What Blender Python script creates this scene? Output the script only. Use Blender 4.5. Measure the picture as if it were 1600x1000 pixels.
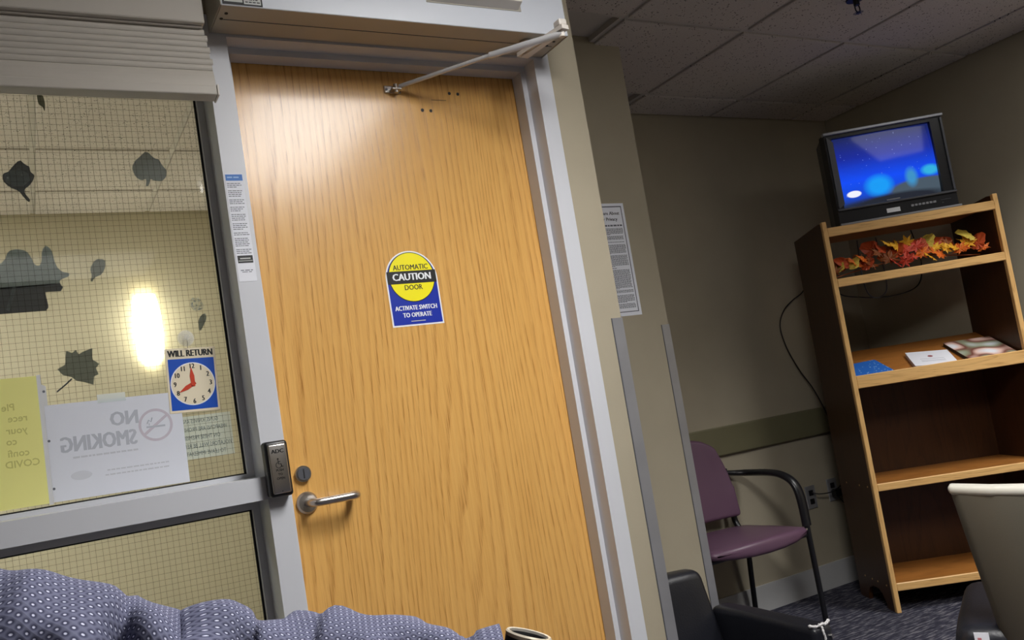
import bpy, bmesh, math, random
from mathutils import Vector, Matrix
random.seed(7)
for o in list(bpy.data.objects): bpy.data.objects.remove(o, do_unlink=True)
SC = bpy.context.scene
COL = SC.collection
PI = math.pi

# ------------------------------------------------------------------ camera, world, lights, exposure
CAM_H = 1.16
cd = bpy.data.cameras.new('camera'); cam = bpy.data.objects.new('camera', cd); COL.objects.link(cam)
cd.sensor_fit = 'HORIZONTAL'; cd.sensor_width = 36.0
cd.lens = 1298.16 / 1600 * 36.0
cd.shift_x = (800 - 712.85) / 1600; cd.shift_y = (556.175 - 500) / 1600
cd.clip_start = 0.02
R = ((0.8797059, -0.1042816, 0.4639427), (-0.4491407, 0.1382141, 0.8827058), (-0.1561733, -0.9848971, 0.0747506))
cam.matrix_world = Matrix(((R[0][0], -R[0][1], -R[0][2], 0), (R[1][0], -R[1][1], -R[1][2], 0), (R[2][0], -R[2][1], -R[2][2], CAM_H), (0, 0, 0, 1)))
SC.camera = cam
w = bpy.data.worlds.new('world'); SC.world = w; w.use_nodes = True
w.node_tree.nodes['Background'].inputs[0].default_value = (0.5, 0.5, 0.55, 1)
w.node_tree.nodes['Background'].inputs[1].default_value = 0.02
vs = SC.view_settings
vs.view_transform = 'Standard'; vs.look = 'None'; vs.gamma = 1.0; vs.use_curve_mapping = False
vs.exposure = 0.2
H = 2.506          # waiting-room ceiling
HR = 2.66          # reception ceiling
GX, GY, TS = 2.6906, 2.2376, 0.6096   # ceiling grid
# ceiling fixtures: x0, x1, y0, y1, watts, spread (deg), glow of the lens
FIX = [(GX - 3*TS, GX - 2*TS, GY - 4*TS, GY - 2*TS, 27, 140, 8.0),
       (GX + TS, GX + 2*TS, GY - 3*TS, GY - TS, 27, 112, 0.8),
       (GX - 5*TS, GX - 3*TS, GY - 7*TS, GY - 6*TS, 3, 130, 0.8)]

# ------------------------------------------------------------------ helpers
def lin(c):
    return tuple(((v/255)/12.92 if v/255 <= 0.04045 else ((v/255+0.055)/1.055)**2.4) for v in c) + (1,)

class NT:
    def __init__(s, name):
        s.m = bpy.data.materials.new(name); s.m.use_nodes = True
        s.t = s.m.node_tree; s.p = s.t.nodes['Principled BSDF']; s.out = s.t.nodes['Material Output']
    def n(s, typ, ins=None, **kw):
        nd = s.t.nodes.new('ShaderNode' + typ)
        for k, v in kw.items(): setattr(nd, k, v)
        for k, v in (ins or {}).items():
            if hasattr(v, 'is_linked') or isinstance(v, bpy.types.NodeSocket): s.t.links.new(v, nd.inputs[k])
            else: nd.inputs[k].default_value = v
        return nd
    def math(s, op, a, b=0.0, c=0.0):
        return s.n('Math', {0: a, 1: b, 2: c}, operation=op).outputs[0]
    def set(s, k, v):
        if isinstance(v, bpy.types.NodeSocket): s.t.links.new(v, s.p.inputs[k])
        else: s.p.inputs[k].default_value = v
    def obj(s): return s.n('TexCoord').outputs['Object']
    def map(s, v, sc): return s.n('Mapping', {'Vector': v, 'Scale': sc}).outputs[0]
    def noise(s, v, scale=1.0, detail=3.0, rough=0.5):
        return s.n('TexNoise', {'Vector': v, 'Scale': scale, 'Detail': detail, 'Roughness': rough}).outputs['Fac']
    def ramp(s, f, stops, interp='LINEAR'):
        r = s.n('ValToRGB', {'Fac': f}); cr = r.color_ramp; cr.interpolation = interp
        while len(cr.elements) < len(stops): cr.elements.new(0.5)
        for e, (p, c) in zip(cr.elements, stops):
            e.position = p; e.color = c if len(c) == 4 else (*c, 1)
        return r.outputs['Color']
    def mix(s, f, a, b, mode='MIX'):
        m = s.n('Mix', data_type='RGBA', blend_type=mode)
        for k, v in (('Factor', f), ('A', a), ('B', b)):
            sk = [q for q in m.inputs if q.name == k and (q.type == ('VALUE' if k == 'Factor' else 'RGBA'))][0]
            if isinstance(v, bpy.types.NodeSocket): s.t.links.new(v, sk)
            else: sk.default_value = v
        return [q for q in m.outputs if q.type == 'RGBA'][0]
    def bump(s, hgt, strength=0.2, dist=0.01):
        s.set('Normal', s.n('Bump', {'Height': hgt, 'Strength': strength, 'Distance': dist}).outputs[0])

def plain(name, rgb, rough=0.5, metal=0.0, spec=0.5, bumpscale=None, bump=0.05, var=0.06, emit=None):
    k = NT(name); c = lin(rgb)
    nz = k.noise(k.obj(), 6.0, 4.0)
    d = tuple(x*(1-var) for x in c[:3]) + (1,); e = tuple(min(1, x*(1+var)) for x in c[:3]) + (1,)
    k.set('Base Color', k.ramp(nz, [(0.3, d), (0.7, e)]))
    k.set('Roughness', rough); k.set('Metallic', metal); k.set('Specular IOR Level', spec)
    if bumpscale: k.bump(k.noise(k.obj(), bumpscale, 3.0), bump, 0.003)
    if emit: k.set('Emission Color', lin(rgb)); k.set('Emission Strength', emit)
    return k.m

def wood(name, light, mid, dark, rough=0.32, axis='z', kx=3.0, kz=0.45, rings=15.0, poredark=0.55, spec=0.5, across=9.0, porex=430, porez=9):
    k = NT(name); o = k.obj()
    sx = k.n('SeparateXYZ', {0: o})
    ax = {'z': (0, 1, 2), 'x': (1, 2, 0), 'y': (2, 0, 1)}[axis]
    a, b, l = (sx.outputs[i] for i in ax)
    def vec(fa, fb, fl): return k.n('CombineXYZ', {0: k.math('MULTIPLY', a, fa), 1: k.math('MULTIPLY', b, fb), 2: k.math('MULTIPLY', l, fl)}).outputs[0]
    hgt = k.noise(vec(kx, kx, kz), 1.0, 2.0, 0.4)
    wob = k.noise(vec(30, 30, 3), 1.0, 2.0)
    v = k.math('ADD', k.math('MULTIPLY', hgt, rings), k.math('MULTIPLY', wob, 0.55))
    v = k.math('ADD', v, k.math('MULTIPLY', a, across))
    fr = k.math('FRACT', v)
    ring = k.ramp(fr, [(0.0, (0.0,)*3), (0.55, (0.12,)*3), (0.9, (0.75,)*3), (1.0, (0.1,)*3)])
    pores = k.noise(vec(porex, porex, porez), 1.0, 2.0, 0.6)
    pr = k.ramp(pores, [(0.50, (0, 0, 0)), (0.66, (1, 1, 1))])
    fine = k.noise(vec(120, 120, 2.5), 1.0, 3.0)
    base = k.mix(fine, lin(light), lin(mid))
    m2 = k.math('MULTIPLY', k.math('MULTIPLY', ring, pr), poredark + 0.4)
    m3 = k.math('ADD', m2, k.math('MULTIPLY', ring, 0.28))
    col = k.mix(m3, base, lin(dark))
    col = k.mix(k.math('MULTIPLY', pr, 0.14), col, lin(dark))
    broad = k.noise(vec(4, 4, 0.7), 1.0, 2.0)
    col = k.mix(k.math('MULTIPLY', broad, 0.35), col, lin(mid))
    k.set('Base Color', col); k.set('Roughness', rough); k.set('Specular IOR Level', spec)
    k.bump(k.math('MULTIPLY', k.math('MULTIPLY', ring, pr), -1.0), 0.12, 0.001)
    return k.m

ORIG = {}
def pm(o):
    m = Matrix.Translation(o.location) @ o.rotation_euler.to_matrix().to_4x4()
    return (pm(o.parent) @ o.matrix_parent_inverse @ m) if o.parent else m
def mesh_obj(name, verts, faces, mat, parent=None, local=False, smooth=False, uvs=None):
    """verts in world space unless local=True (then in the parent's space)"""
    lo = Vector((min(v[i] for v in verts) for i in range(3))); hi = Vector((max(v[i] for v in verts) for i in range(3)))
    c = (lo + hi)/2
    me = bpy.data.meshes.new(name)
    me.from_pydata([tuple(Vector(v) - c) for v in verts], [], faces)
    if uvs:
        ul = me.uv_layers.new(name='UVMap')
        for li, l in enumerate(me.loops): ul.data[li].uv = uvs[l.vertex_index]
    bm = bmesh.new(); bm.from_mesh(me)
    if not uvs: bmesh.ops.recalc_face_normals(bm, faces=bm.faces)
    bm.to_mesh(me); bm.free()
    if smooth:
        for p in me.polygons: p.use_smooth = True
    if mat: me.materials.append(mat)
    o = bpy.data.objects.new(name, me); COL.objects.link(o); o.location = c
    if parent:
        o.parent = parent
        if not local: o.matrix_parent_inverse = pm(parent).inverted()
    return o
def tag(o, label=None, cat=None, group=None, kind=None):
    if label: o['label'] = label
    if cat: o['category'] = cat
    if group: o['group'] = group
    if kind: o['kind'] = kind
    return o
def thing(name, label, cat, loc, rotz=0.0, group=None, rot=None):
    o = bpy.data.objects.new(name, None); COL.objects.link(o); o.empty_display_size = 0.05
    o.location = loc; o.rotation_euler = rot or (0, 0, rotz)
    return tag(o, label, cat, group)
def struct(o): o['kind'] = 'structure'; return o

class MB:
    def __init__(s): s.v = []; s.f = []
    def add(s, v, f):
        n = len(s.v); s.v += [tuple(x) for x in v]; s.f += [tuple(i+n for i in q) for q in f]; return s
    def box(s, x0, x1, y0, y1, z0, z1):
        v = [(x, y, z) for z in (z0, z1) for y in (y0, y1) for x in (x0, x1)]
        return s.add(v, [(0, 2, 3, 1), (4, 5, 7, 6), (0, 1, 5, 4), (2, 6, 7, 3), (0, 4, 6, 2), (1, 3, 7, 5)])
    def rbox(s, x0, x1, y0, y1, z0, z1, r=0.005, seg=2):
        bm = bmesh.new(); bmesh.ops.create_cube(bm, size=1)
        for v in bm.verts:
            v.co = Vector(((x0+x1)/2 + v.co.x*(x1-x0), (y0+y1)/2 + v.co.y*(y1-y0), (z0+z1)/2 + v.co.z*(z1-z0)))
        bmesh.ops.bevel(bm, geom=list(bm.edges), offset=r, segments=seg, affect='EDGES', profile=0.5)
        bm.verts.index_update()
        s.add([v.co[:] for v in bm.verts], [[v.index for v in f.verts] for f in bm.faces]); bm.free(); return s
    def prism(s, pts, a0, a1, axis='y'):
        """pts polygon in the plane normal to axis: y->(x,z), x->(y,z), z->(x,y)"""
        n = len(pts)
        def mk(p, a): return {'y': (p[0], a, p[1]), 'x': (a, p[0], p[1]), 'z': (p[0], p[1], a)}[axis]
        v = [mk(p, a0) for p in pts] + [mk(p, a1) for p in pts]
        f = [tuple(range(n)), tuple(range(2*n-1, n-1, -1))] + [(i, (i+1) % n, n+(i+1) % n, n+i) for i in range(n)]
        return s.add(v, f)
    def cyl(s, c, r, a0, a1, axis='y', n=24, r2=None):
        r2 = r if r2 is None else r2
        def mk(p, q, a): return {'y': (p, a, q), 'x': (a, p, q), 'z': (p, q, a)}[axis]
        v = [mk(c[0]+r*math.cos(2*PI*i/n), c[1]+r*math.sin(2*PI*i/n), a0) for i in range(n)]
        v += [mk(c[0]+r2*math.cos(2*PI*i/n), c[1]+r2*math.sin(2*PI*i/n), a1) for i in range(n)]
        f = [tuple(range(n)), tuple(range(2*n-1, n-1, -1))] + [(i, (i+1) % n, n+(i+1) % n, n+i) for i in range(n)]
        return s.add(v, f)
    def tube(s, path, r, n=8, flat=None, up=None):
        """tube along path; r number or list; flat=(w,h) elliptical section"""
        P = [Vector(p) for p in path]; m = len(P)
        rr = r if isinstance(r, (list, tuple)) else [r]*m
        up = Vector(up) if up else None
        base = len(s.v); prev = None
        for i, p in enumerate(P):
            t = (P[min(i+1, m-1)] - P[max(i-1, 0)]).normalized()
            if up is not None: a = up.cross(t)
            elif prev is None: a = t.cross(Vector((0, 0, 1)) if abs(t.z) < 0.9 else Vector((1, 0, 0)))
            else: a = prev - t*prev.dot(t)
            a.normalize(); b = t.cross(a); prev = a
            fw, fh = flat if flat else (1, 1)
            for k in range(n):
                q = 2*PI*k/n
                s.v.append(tuple(p + a*math.cos(q)*rr[i]*fw + b*math.sin(q)*rr[i]*fh))
        for i in range(m-1):
            for k in range(n):
                s.f.append((base+i*n+k, base+i*n+(k+1) % n, base+(i+1)*n+(k+1) % n, base+(i+1)*n+k))
        s.f.append(tuple(base+k for k in range(n-1, -1, -1))); s.f.append(tuple(base+(m-1)*n+k for k in range(n)))
        return s
    def ring(s, c, r0, r1, y0, y1, n=40, ax='y'):
        v = []
        for y in (y0, y1):
            for r in (r0, r1):
                for i in range(n): v.append((c[0]+r*math.cos(2*PI*i/n), y, c[1]+r*math.sin(2*PI*i/n)))
        f = []
        for i in range(n):
            j = (i+1) % n
            f += [(i, j, n+j, n+i), (2*n+i, 3*n+i, 3*n+j, 2*n+j), (i, 2*n+i, 2*n+j, j), (n+i, n+j, 3*n+j, 3*n+i)]
        return s.add(v, f)
    def build(s, name, mat, parent=None, local=False, smooth=False):
        return mesh_obj(name, s.v, s.f, mat, parent, local, smooth)

def spline(pts, n=8):
    P = [Vector(p) for p in pts]; out = []
    for i in range(len(P)-1):
        p0, p1, p2, p3 = P[max(i-1, 0)], P[i], P[i+1], P[min(i+2, len(P)-1)]
        for k in range(n):
            t = k/n
            out.append(0.5*((2*p1) + (p2-p0)*t + (2*p0-5*p1+4*p2-p3)*t*t + (3*p1-p0-3*p2+p3)*t**3))
    out.append(P[-1]); return out

def auto_smooth(o, ang=35):
    for p in o.data.polygons: p.use_smooth = True
    try: o.data.set_sharp_from_angle(angle=math.radians(ang))
    except Exception: pass
    return o

def text(parent, s, x, z, size, mat, y=-0.001, bold=0.0, mirror=False, align='CENTER', sx=1.0, name='lettering', local=True, rot=0.0, fat=0.0):
    c = bpy.data.curves.new('t', 'FONT'); c.body = s; c.size = size; c.align_x = align; c.align_y = 'CENTER'; c.offset = bold; c.resolution_u = 2
    t = bpy.data.objects.new('t', c); COL.objects.link(t)
    me = bpy.data.meshes.new_from_object(t)
    vv = [v.co.copy() for v in me.vertices]; ff = [tuple(p.vertices) for p in me.polygons]
    bpy.data.objects.remove(t); bpy.data.curves.remove(c); bpy.data.meshes.remove(me)
    if not vv: return None
    m = -1 if mirror else 1
    cr, sr = math.cos(rot), math.sin(rot)
    out = []
    for v in vv:
        px, pz = v.x*sx*m, v.y
        out.append((x + px*cr - pz*sr, y, z + px*sr + pz*cr))
    if fat:
        o2, f2 = [], []
        for q, dx in enumerate((-fat, 0.0, fat)):
            n0 = len(o2); o2 += [(a+dx, b-0.00006*q, c) for a, b, c in out]; f2 += [tuple(i+n0 for i in f) for f in ff]
        out, ff = o2, f2
    return mesh_obj(name, out, ff, mat, parent, local)

def lines_mesh(rows, y=-0.001, mb=None):
    mb = mb or MB()
    for (x0, x1, z, hh) in rows: mb.add([(x0, y, z-hh/2), (x1, y, z-hh/2), (x1, y, z+hh/2), (x0, y, z+hh/2)], [(0, 1, 2, 3)])
    return mb
def words(x0, x1, z, hh, rng, gap=0.0025, wmin=0.004, wmax=0.014):
    out = []; x = x0
    while x < x1 - wmin:
        w_ = min(rng.uniform(wmin, wmax), x1 - x); out.append((x, x+w_, z, hh)); x += w_ + gap
    return out

# ------------------------------------------------------------------ materials
M = {}
M['wall'] = plain('taupe_wall_paint', (166, 157, 137), 0.75, bumpscale=260, bump=0.08, var=0.03, spec=0.3)
M['wall2'] = plain('beige_reception_paint', (186, 178, 154), 0.75, bumpscale=260, bump=0.08, var=0.03, spec=0.3)
M['frame'] = plain('satin_white_frame_paint', (204, 206, 212), 0.35, var=0.015)
M['box'] = plain('white_operator_cover', (214, 219, 228), 0.3, var=0.01)
M['boxin'] = plain('grey_operator_underside', (178, 172, 160), 0.5, var=0.03)
M['black'] = plain('black_plastic', (22, 22, 25), 0.38)
M['gasket'] = plain('black_gasket', (12, 12, 13), 0.6)
M['steel'] = plain('brushed_steel', (196, 192, 188), 0.28, 1.0, var=0.05)
M['guard'] = plain('stainless_corner_guard', (168, 168, 172), 0.38, 0.55, var=0.1)
M['chrome'] = plain('polished_arm_metal', (206, 206, 208), 0.25, 0.35, var=0.03)
M['offwhite'] = plain('off_white_plastic', (218, 212, 204), 0.45, var=0.02)
M['blind'] = plain('grey_white_blind_vinyl', (196, 190, 180), 0.5, var=0.03)
M['oak'] = wood('honey_oak_door_veneer', (238, 190, 114), (216, 162, 86), (148, 94, 40), rough=0.26, kx=2.6, kz=0.22, rings=34.0, across=48.0, porex=800, porez=14, poredark=0.75)
M['oak'].node_tree.nodes['Principled BSDF'].inputs['Coat Weight'].default_value = 0.35
M['oak'].node_tree.nodes['Principled BSDF'].inputs['Coat Roughness'].default_value = 0.16
M['shelfwood'] = wood('shaded_oak_veneer', (78, 47, 24), (64, 38, 18), (40, 22, 10), rough=0.4, axis='z', kx=5, kz=0.6)  # oak darkened to paint in the shade on side and back panels
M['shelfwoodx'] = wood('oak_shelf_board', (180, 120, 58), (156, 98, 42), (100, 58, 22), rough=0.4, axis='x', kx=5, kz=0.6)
M['edge'] = wood('pale_oak_edging', (238, 196, 132), (222, 174, 108), (160, 108, 54), rough=0.4, axis='x', kx=9, kz=1.4)
M['edgez'] = wood('pale_oak_edging_upright', (238, 196, 132), (222, 174, 108), (160, 108, 54), rough=0.4, axis='z', kx=9, kz=1.4)
M['wire'] = plain('dark_glass_wire', (66, 62, 50), 0.5, 0.3)
M['paper'] = plain('white_paper', (230, 232, 240), 0.6, var=0.01)
M['cream'] = plain('cream_board', (236, 224, 196), 0.5, var=0.02)

M['yellow'] = plain('sign_yellow', (250, 238, 10), 0.4, var=0.01)
M['blue'] = plain('sign_blue', (12, 44, 165), 0.4, var=0.02)
M['blue2'] = plain('clock_sign_blue', (8, 80, 190), 0.4, var=0.02)
M['ink'] = plain('black_ink', (16, 16, 18), 0.5)
M['inkgrey'] = plain('grey_ink', (92, 96, 106), 0.6)
M['faint'] = plain('faint_show_through_ink', (184, 188, 198), 0.7, var=0.01)
M['faint2'] = plain('fainter_show_through_ink', (206, 209, 217), 0.7, var=0.01)
M['faintpink'] = plain('faint_show_through_red', (200, 192, 203), 0.7, var=0.01)
M['yfaint'] = plain('show_through_on_yellow', (206, 203, 120), 0.7, var=0.01)
M['white'] = plain('white_print', (240, 242, 246), 0.5, var=0.01)
M['red'] = plain('red_clock_hand', (206, 66, 36), 0.4)
M['hdrblue'] = plain('label_blue', (40, 110, 190), 0.5)
M['purple'] = plain('purple_vinyl', (104, 76, 97), 0.38, bumpscale=500, bump=0.1, var=0.04)
M['blackvinyl'] = plain('black_vinyl', (26, 27, 34), 0.36, bumpscale=160, bump=0.18, var=0.08)
M['blackmetal'] = plain('black_powder_coat', (24, 24, 28), 0.32)
M['stuffing'] = plain('torn_white_lining', (216, 214, 214), 0.7)
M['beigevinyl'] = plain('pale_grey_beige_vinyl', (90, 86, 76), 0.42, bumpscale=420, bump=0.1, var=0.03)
M['rail'] = plain('olive_wall_guard', (112, 108, 82), 0.45, var=0.03)
M['base'] = plain('grey_cove_base', (184, 184, 184), 0.45, var=0.03)
def gel(name, rgb):
    k = NT(name); c = lin(rgb); nz = k.noise(k.obj(), 60.0, 3.0)
    col = k.ramp(nz, [(0.3, tuple(x*0.88 for x in c[:3])+(1,)), (0.7, tuple(x*1.12 for x in c[:3])+(1,))])
    k.set('Base Color', col); k.set('Roughness', 0.4)
    tl = k.n('BsdfTranslucent', {'Color': k.mix(0.35, col, (1, 1, 1, 1))}).outputs[0]
    k.t.links.new(k.n('MixShader', {0: 0.5, 1: k.p.outputs[0], 2: tl}).outputs[0], k.out.inputs[0]); return k.m
M['cling'] = gel('grey_gel_cling', (150, 154, 156))
M['cling2'] = gel('blue_grey_gel_cling', (142, 152, 152))
M['cling3'] = gel('near_black_gel_cling', (62, 64, 74))
M['clingg'] = gel('green_grey_gel_cling', (128, 131, 120))
M['glint'] = plain('pale_print_glint', (190, 192, 190), 0.4)
M['tvbody'] = plain('black_tv_plastic', (24, 24, 28), 0.35)
M['tvgrey'] = plain('grey_tv_bezel', (92, 94, 100), 0.35, 0.2)
M['tvsilver'] = plain('silver_tv_trim', (168, 170, 176), 0.3, 0.4)
M['grid'] = plain('ceiling_grid_metal', (196, 192, 188), 0.5, var=0.02)
M['skin'] = plain('skin', (196, 148, 120), 0.5, var=0.05)
M['tagpink'] = plain('pink_tag_print', (196, 120, 128), 0.6)
M['can'] = plain('dark_watch_dial', (120, 128, 148), 0.3, 0.3)
M['lighttrim'] = plain('fixture_white', (232, 232, 232), 0.5)

k = NT('acoustic_ceiling_tile'); o_ = k.obj()
vor = k.n('TexVoronoi', {'Vector': o_, 'Scale': 85.0}).outputs['Distance']
msk = k.noise(o_, 26.0, 2.0)
sp = k.math('MULTIPLY', k.math('LESS_THAN', vor, 0.24), k.math('GREATER_THAN', msk, 0.5))
fn = k.noise(o_, 240.0, 2.0)
bc = k.ramp(fn, [(0.3, lin((196, 190, 186))), (0.7, lin((214, 208, 204)))])
k.set('Base Color', k.mix(sp, bc, lin((88, 84, 84)))); k.set('Roughness', 0.9); k.set('Specular IOR Level', 0.1)
k.bump(k.math('SUBTRACT', fn, sp), 0.35, 0.003); M['tile'] = k.m

k = NT('dark_blue_grey_carpet'); o_ = k.obj()
a = k.noise(k.map(o_, (14, 90, 1)), 1.0, 4.0, 0.6); b = k.noise(o_, 420.0, 2.0)
c1 = k.ramp(a, [(0.3, lin((40, 40, 50))), (0.5, lin((66, 66, 80))), (0.66, lin((140, 138, 144)))])
k.set('Base Color', k.mix(k.math('MULTIPLY', b, 0.6), c1, lin((40, 40, 48)))); k.set('Roughness', 0.95); k.set('Specular IOR Level', 0.05)
k.bump(b, 0.6, 0.004); M['carpet'] = k.m

k = NT('wired_window_glass')
fr_ = k.n('Fresnel', {'IOR': 1.45}).outputs[0]
tr_ = k.n('BsdfTransparent', {'Color': (0.95, 0.965, 0.94, 1)}).outputs[0]
gl_ = k.n('BsdfGlossy', {'Roughness': 0.02, 'Color': (0.9, 0.9, 0.9, 1)}).outputs[0]
mx_ = k.n('MixShader', {0: k.math('MULTIPLY', fr_, 0.6), 1: tr_, 2: gl_}).outputs[0]
k.t.links.new(mx_, k.out.inputs[0]); M['glass'] = k.m

def gel2(name, rgb, alpha, tl=0.5):
    k = NT(name); k.set('Base Color', lin(rgb)); k.set('Roughness', 0.4)
    a_ = k.n('MixShader', {0: tl, 1: k.p.outputs[0], 2: k.n('BsdfTranslucent', {'Color': lin(rgb)}).outputs[0]}).outputs[0]
    k.t.links.new(k.n('MixShader', {0: alpha, 1: k.n('BsdfTransparent').outputs[0], 2: a_}).outputs[0], k.out.inputs[0]); return k.m
M['sheet'] = gel2('backlit_white_sheet', (236, 239, 248), 1.0, 0.22)
M['yellowpaper'] = gel2('backlit_yellow_sheet', (250, 248, 170), 1.0, 0.3)
def clear(name, col, alpha, rough=0.15):
    k = NT(name)
    t_ = k.n('BsdfTransparent').outputs[0]; p_ = k.p.outputs[0]
    k.set('Base Color', lin(col)); k.set('Roughness', rough)
    k.t.links.new(k.n('MixShader', {0: alpha, 1: t_, 2: p_}).outputs[0], k.out.inputs[0]); return k.m
M['decal'] = gel2('pale_translucent_decal', (244, 250, 250), 0.62)
M['sleeveclear'] = clear('clear_sheet_protector', (226, 228, 232), 0.75)
M['residue'] = clear('clear_cling_residue', (220, 218, 196), 0.28)
k = NT('suction_cup_plastic'); k.set('Base Color', (0.85, 0.86, 0.84, 1)); k.set('Roughness', 0.06)
k.t.links.new(k.n('MixShader', {0: 0.22, 1: k.n('BsdfTransparent').outputs[0], 2: k.p.outputs[0]}).outputs[0], k.out.inputs[0]); M['cup'] = k.m

def emis(name, rgb, s):
    k = NT(name); k.set('Base Color', lin(rgb)); k.set('Emission Color', lin(rgb)); k.set('Emission Strength', s); return k.m
def lens(name, s):
    k = NT(name)
    e_ = k.n('Emission', {'Color': (1, 0.985, 0.965, 1), 'Strength': s*2}).outputs[0]
    k.t.links.new(k.n('MixShader', {0: 0.5, 1: k.n('BsdfTransparent').outputs[0], 2: e_}).outputs[0], k.out.inputs[0]); return k.m
M['sconce'] = emis('lit_sconce_shade', (255, 250, 232), 7.0)
M['panel'] = emis('lit_panel_diffuser', (250, 250, 255), 2.0)

# dotted sleeve fabric (uv in metres)
k = NT('grey_blue_dotted_knit'); uv = k.n('TexCoord').outputs['UV']
P_ = 1/0.0066
s1 = k.n('SeparateXYZ', {0: k.n('VectorMath', {0: uv, 1: (P_*0.8, P_*1.15, 0)}, operation='MULTIPLY').outputs[0]})
def dots(off):
    fx = k.math('SUBTRACT', k.math('FRACT', k.math('ADD', s1.outputs[0], off)), 0.5)
    fy = k.math('SUBTRACT', k.math('FRACT', k.math('ADD', s1.outputs[1], off)), 0.5)
    return k.math('SQRT', k.math('ADD', k.math('MULTIPLY', fx, fx), k.math('MULTIPLY', fy, fy)))
dd = k.math('MINIMUM', dots(0.0), dots(0.5))
sc_ = k.ramp(dd, [(0.0, lin((214, 216, 232))), (0.085, lin((176, 178, 200))), (0.13, lin((48, 50, 72))), (0.22, lin((72, 74, 96))), (0.32, lin((98, 100, 122))), (0.6, lin((106, 108, 130)))])
k.set('Base Color', sc_); k.set('Roughness', 0.85); k.set('Specular IOR Level', 0.15)
k.bump(k.math('SUBTRACT', 0.5, dd), 0.5, 0.002); M['sleeve'] = k.m

# tv picture: deep blue night sky with stars, dark ground and soft cyan mounds
k = NT('tv_picture'); o_ = k.obj(); sx_ = k.n('SeparateXYZ', {0: o_})
X_, Z_ = sx_.outputs[0], sx_.outputs[2]
sky = k.ramp(k.n('MapRange', {0: Z_, 1: -0.155, 2: 0.155}).outputs[0], [(0.0, lin((30, 46, 80))), (0.12, lin((20, 70, 200))), (0.35, lin((16, 74, 236))), (0.7, lin((20, 40, 150))), (1.0, lin((26, 36, 92)))])
vr = k.n('TexVoronoi', {'Vector': k.map(o_, (55, 0.0, 55)), 'Scale': 1.0}).outputs['Distance']
sky = k.mix(k.math('LESS_THAN', vr, 0.07), sky, lin((170, 190, 255)))
def blob(cx, cz, rx, rz, soft=0.25):
    ax_ = k.math('DIVIDE', k.math('SUBTRACT', X_, cx), rx); az_ = k.math('DIVIDE', k.math('SUBTRACT', Z_, cz), rz)
    d_ = k.math('SQRT', k.math('ADD', k.math('MULTIPLY', ax_, ax_), k.math('MULTIPLY', az_, az_)))
    return k.n('MapRange', {0: d_, 1: 1.0, 2: 1.0 - soft, 3: 0.0, 4: 1.0}).outputs[0]
sky = k.mix(blob(0.17, -0.125, 0.20, 0.05, 0.2), sky, lin((70, 84, 96)))
sky = k.mix(blob(-0.05, -0.085, 0.075, 0.06, 0.5), sky, lin((24, 150, 236)))
sky = k.mix(blob(0.10, -0.07, 0.035, 0.055, 0.6), sky, lin((60, 140, 190)))
sky = k.mix(blob(0.19, -0.05, 0.05, 0.03, 0.5), sky, lin((50, 170, 214)))
sky = k.mix(blob(0.03, -0.16, 0.26, 0.035, 0.4), sky, lin((34, 38, 48)))
sky = k.mix(blob(-0.165, -0.105, 0.035, 0.017, 0.2), sky, lin((230, 232, 244)))
k.set('Base Color', (0.01, 0.01, 0.012, 1)); k.set('Roughness', 0.08); k.set('Emission Color', sky); k.set('Emission Strength', 0.95); M['screen'] = k.m

# brochure covers
k = NT('blue_brochure_cover'); o_ = k.obj()
v1 = k.n('TexVoronoi', {'Vector': k.map(o_, (60, 60, 0)), 'Scale': 1.0}).outputs['Distance']
k.set('Base Color', k.mix(k.math('LESS_THAN', v1, 0.2), lin((46, 112, 206)), lin((170, 206, 240)))); k.set('Roughness', 0.35); M['brochure'] = k.m
k = NT('magazine_cover'); o_ = k.obj()
k.set('Base Color', k.ramp(k.noise(o_, 9.0, 0.3), [(0.30, lin((214, 220, 226))), (0.42, lin((150, 156, 130))), (0.52, lin((120, 70, 60))), (0.6, lin((226, 190, 176))), (0.72, lin((236, 238, 244)))])); k.set('Roughness', 0.3); M['magazine'] = k.m
LEAF = [plain('leaf_%s' % n, c, 0.55, var=0.18) for n, c in (('gold', (246, 186, 50)), ('orange', (232, 122, 40)), ('rust', (184, 74, 32)), ('red', (206, 76, 54)), ('brown', (146, 82, 40)), ('yellow_green', (220, 196, 84)))]

# ------------------------------------------------------------------ the setting
XL, XR, YB = -2.3, 4.213, -2.75
YF, YD, YG = 1.87, 1.97, 1.985        # face of door frame, door leaf, window glass
Y2, YFAR = 2.437, 3.073
X1, X2 = 1.532, 2.212                  # the two projecting corners
struct(MB().box(XL-0.1, XR+0.1, YB-0.1, 5.3, -0.1, 0.0).build('floor', M['carpet']))
struct(MB().box(XL-0.12, XL, YB, YF+0.15, 0, HR+0.1).build('wall_left', M['wall']))
struct(MB().box(XL-0.12, XR+0.12, YB-0.12, YB, 0, HR+0.1).build('wall_back', M['wall']))
struct(MB().box(XR, XR+0.12, YB, YFAR+0.12, 0, HR+0.1).build('wall_right', M['wall']))
struct(MB().box(X2-0.1, XR, YFAR, YFAR+0.12, 0, HR+0.1).build('wall_far', M['wall']))
struct(MB().box(X1-0.1, X2, Y2, Y2+0.12, 0, HR+0.1).box(X2-0.12, X2, Y2+0.12, YFAR, 0, HR+0.1).build('wall_recess', M['wall']))
WX0 = -1.2
mb = MB().box(XL, 0.46, YF+0.005, YF+0.145, 2.19, HR+0.1).box(0.46, 1.43, YF+0.005, YF+0.145, 2.19, HR+0.1)
mb.box(XL, WX0-0.05, YF+0.005, YF+0.145, 0, 2.19).box(1.428, X1, YF+0.005, YF+0.145, 0, HR+0.1).box(X1-0.12, X1, YF+0.145, Y2, 0, HR+0.1)
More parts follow.
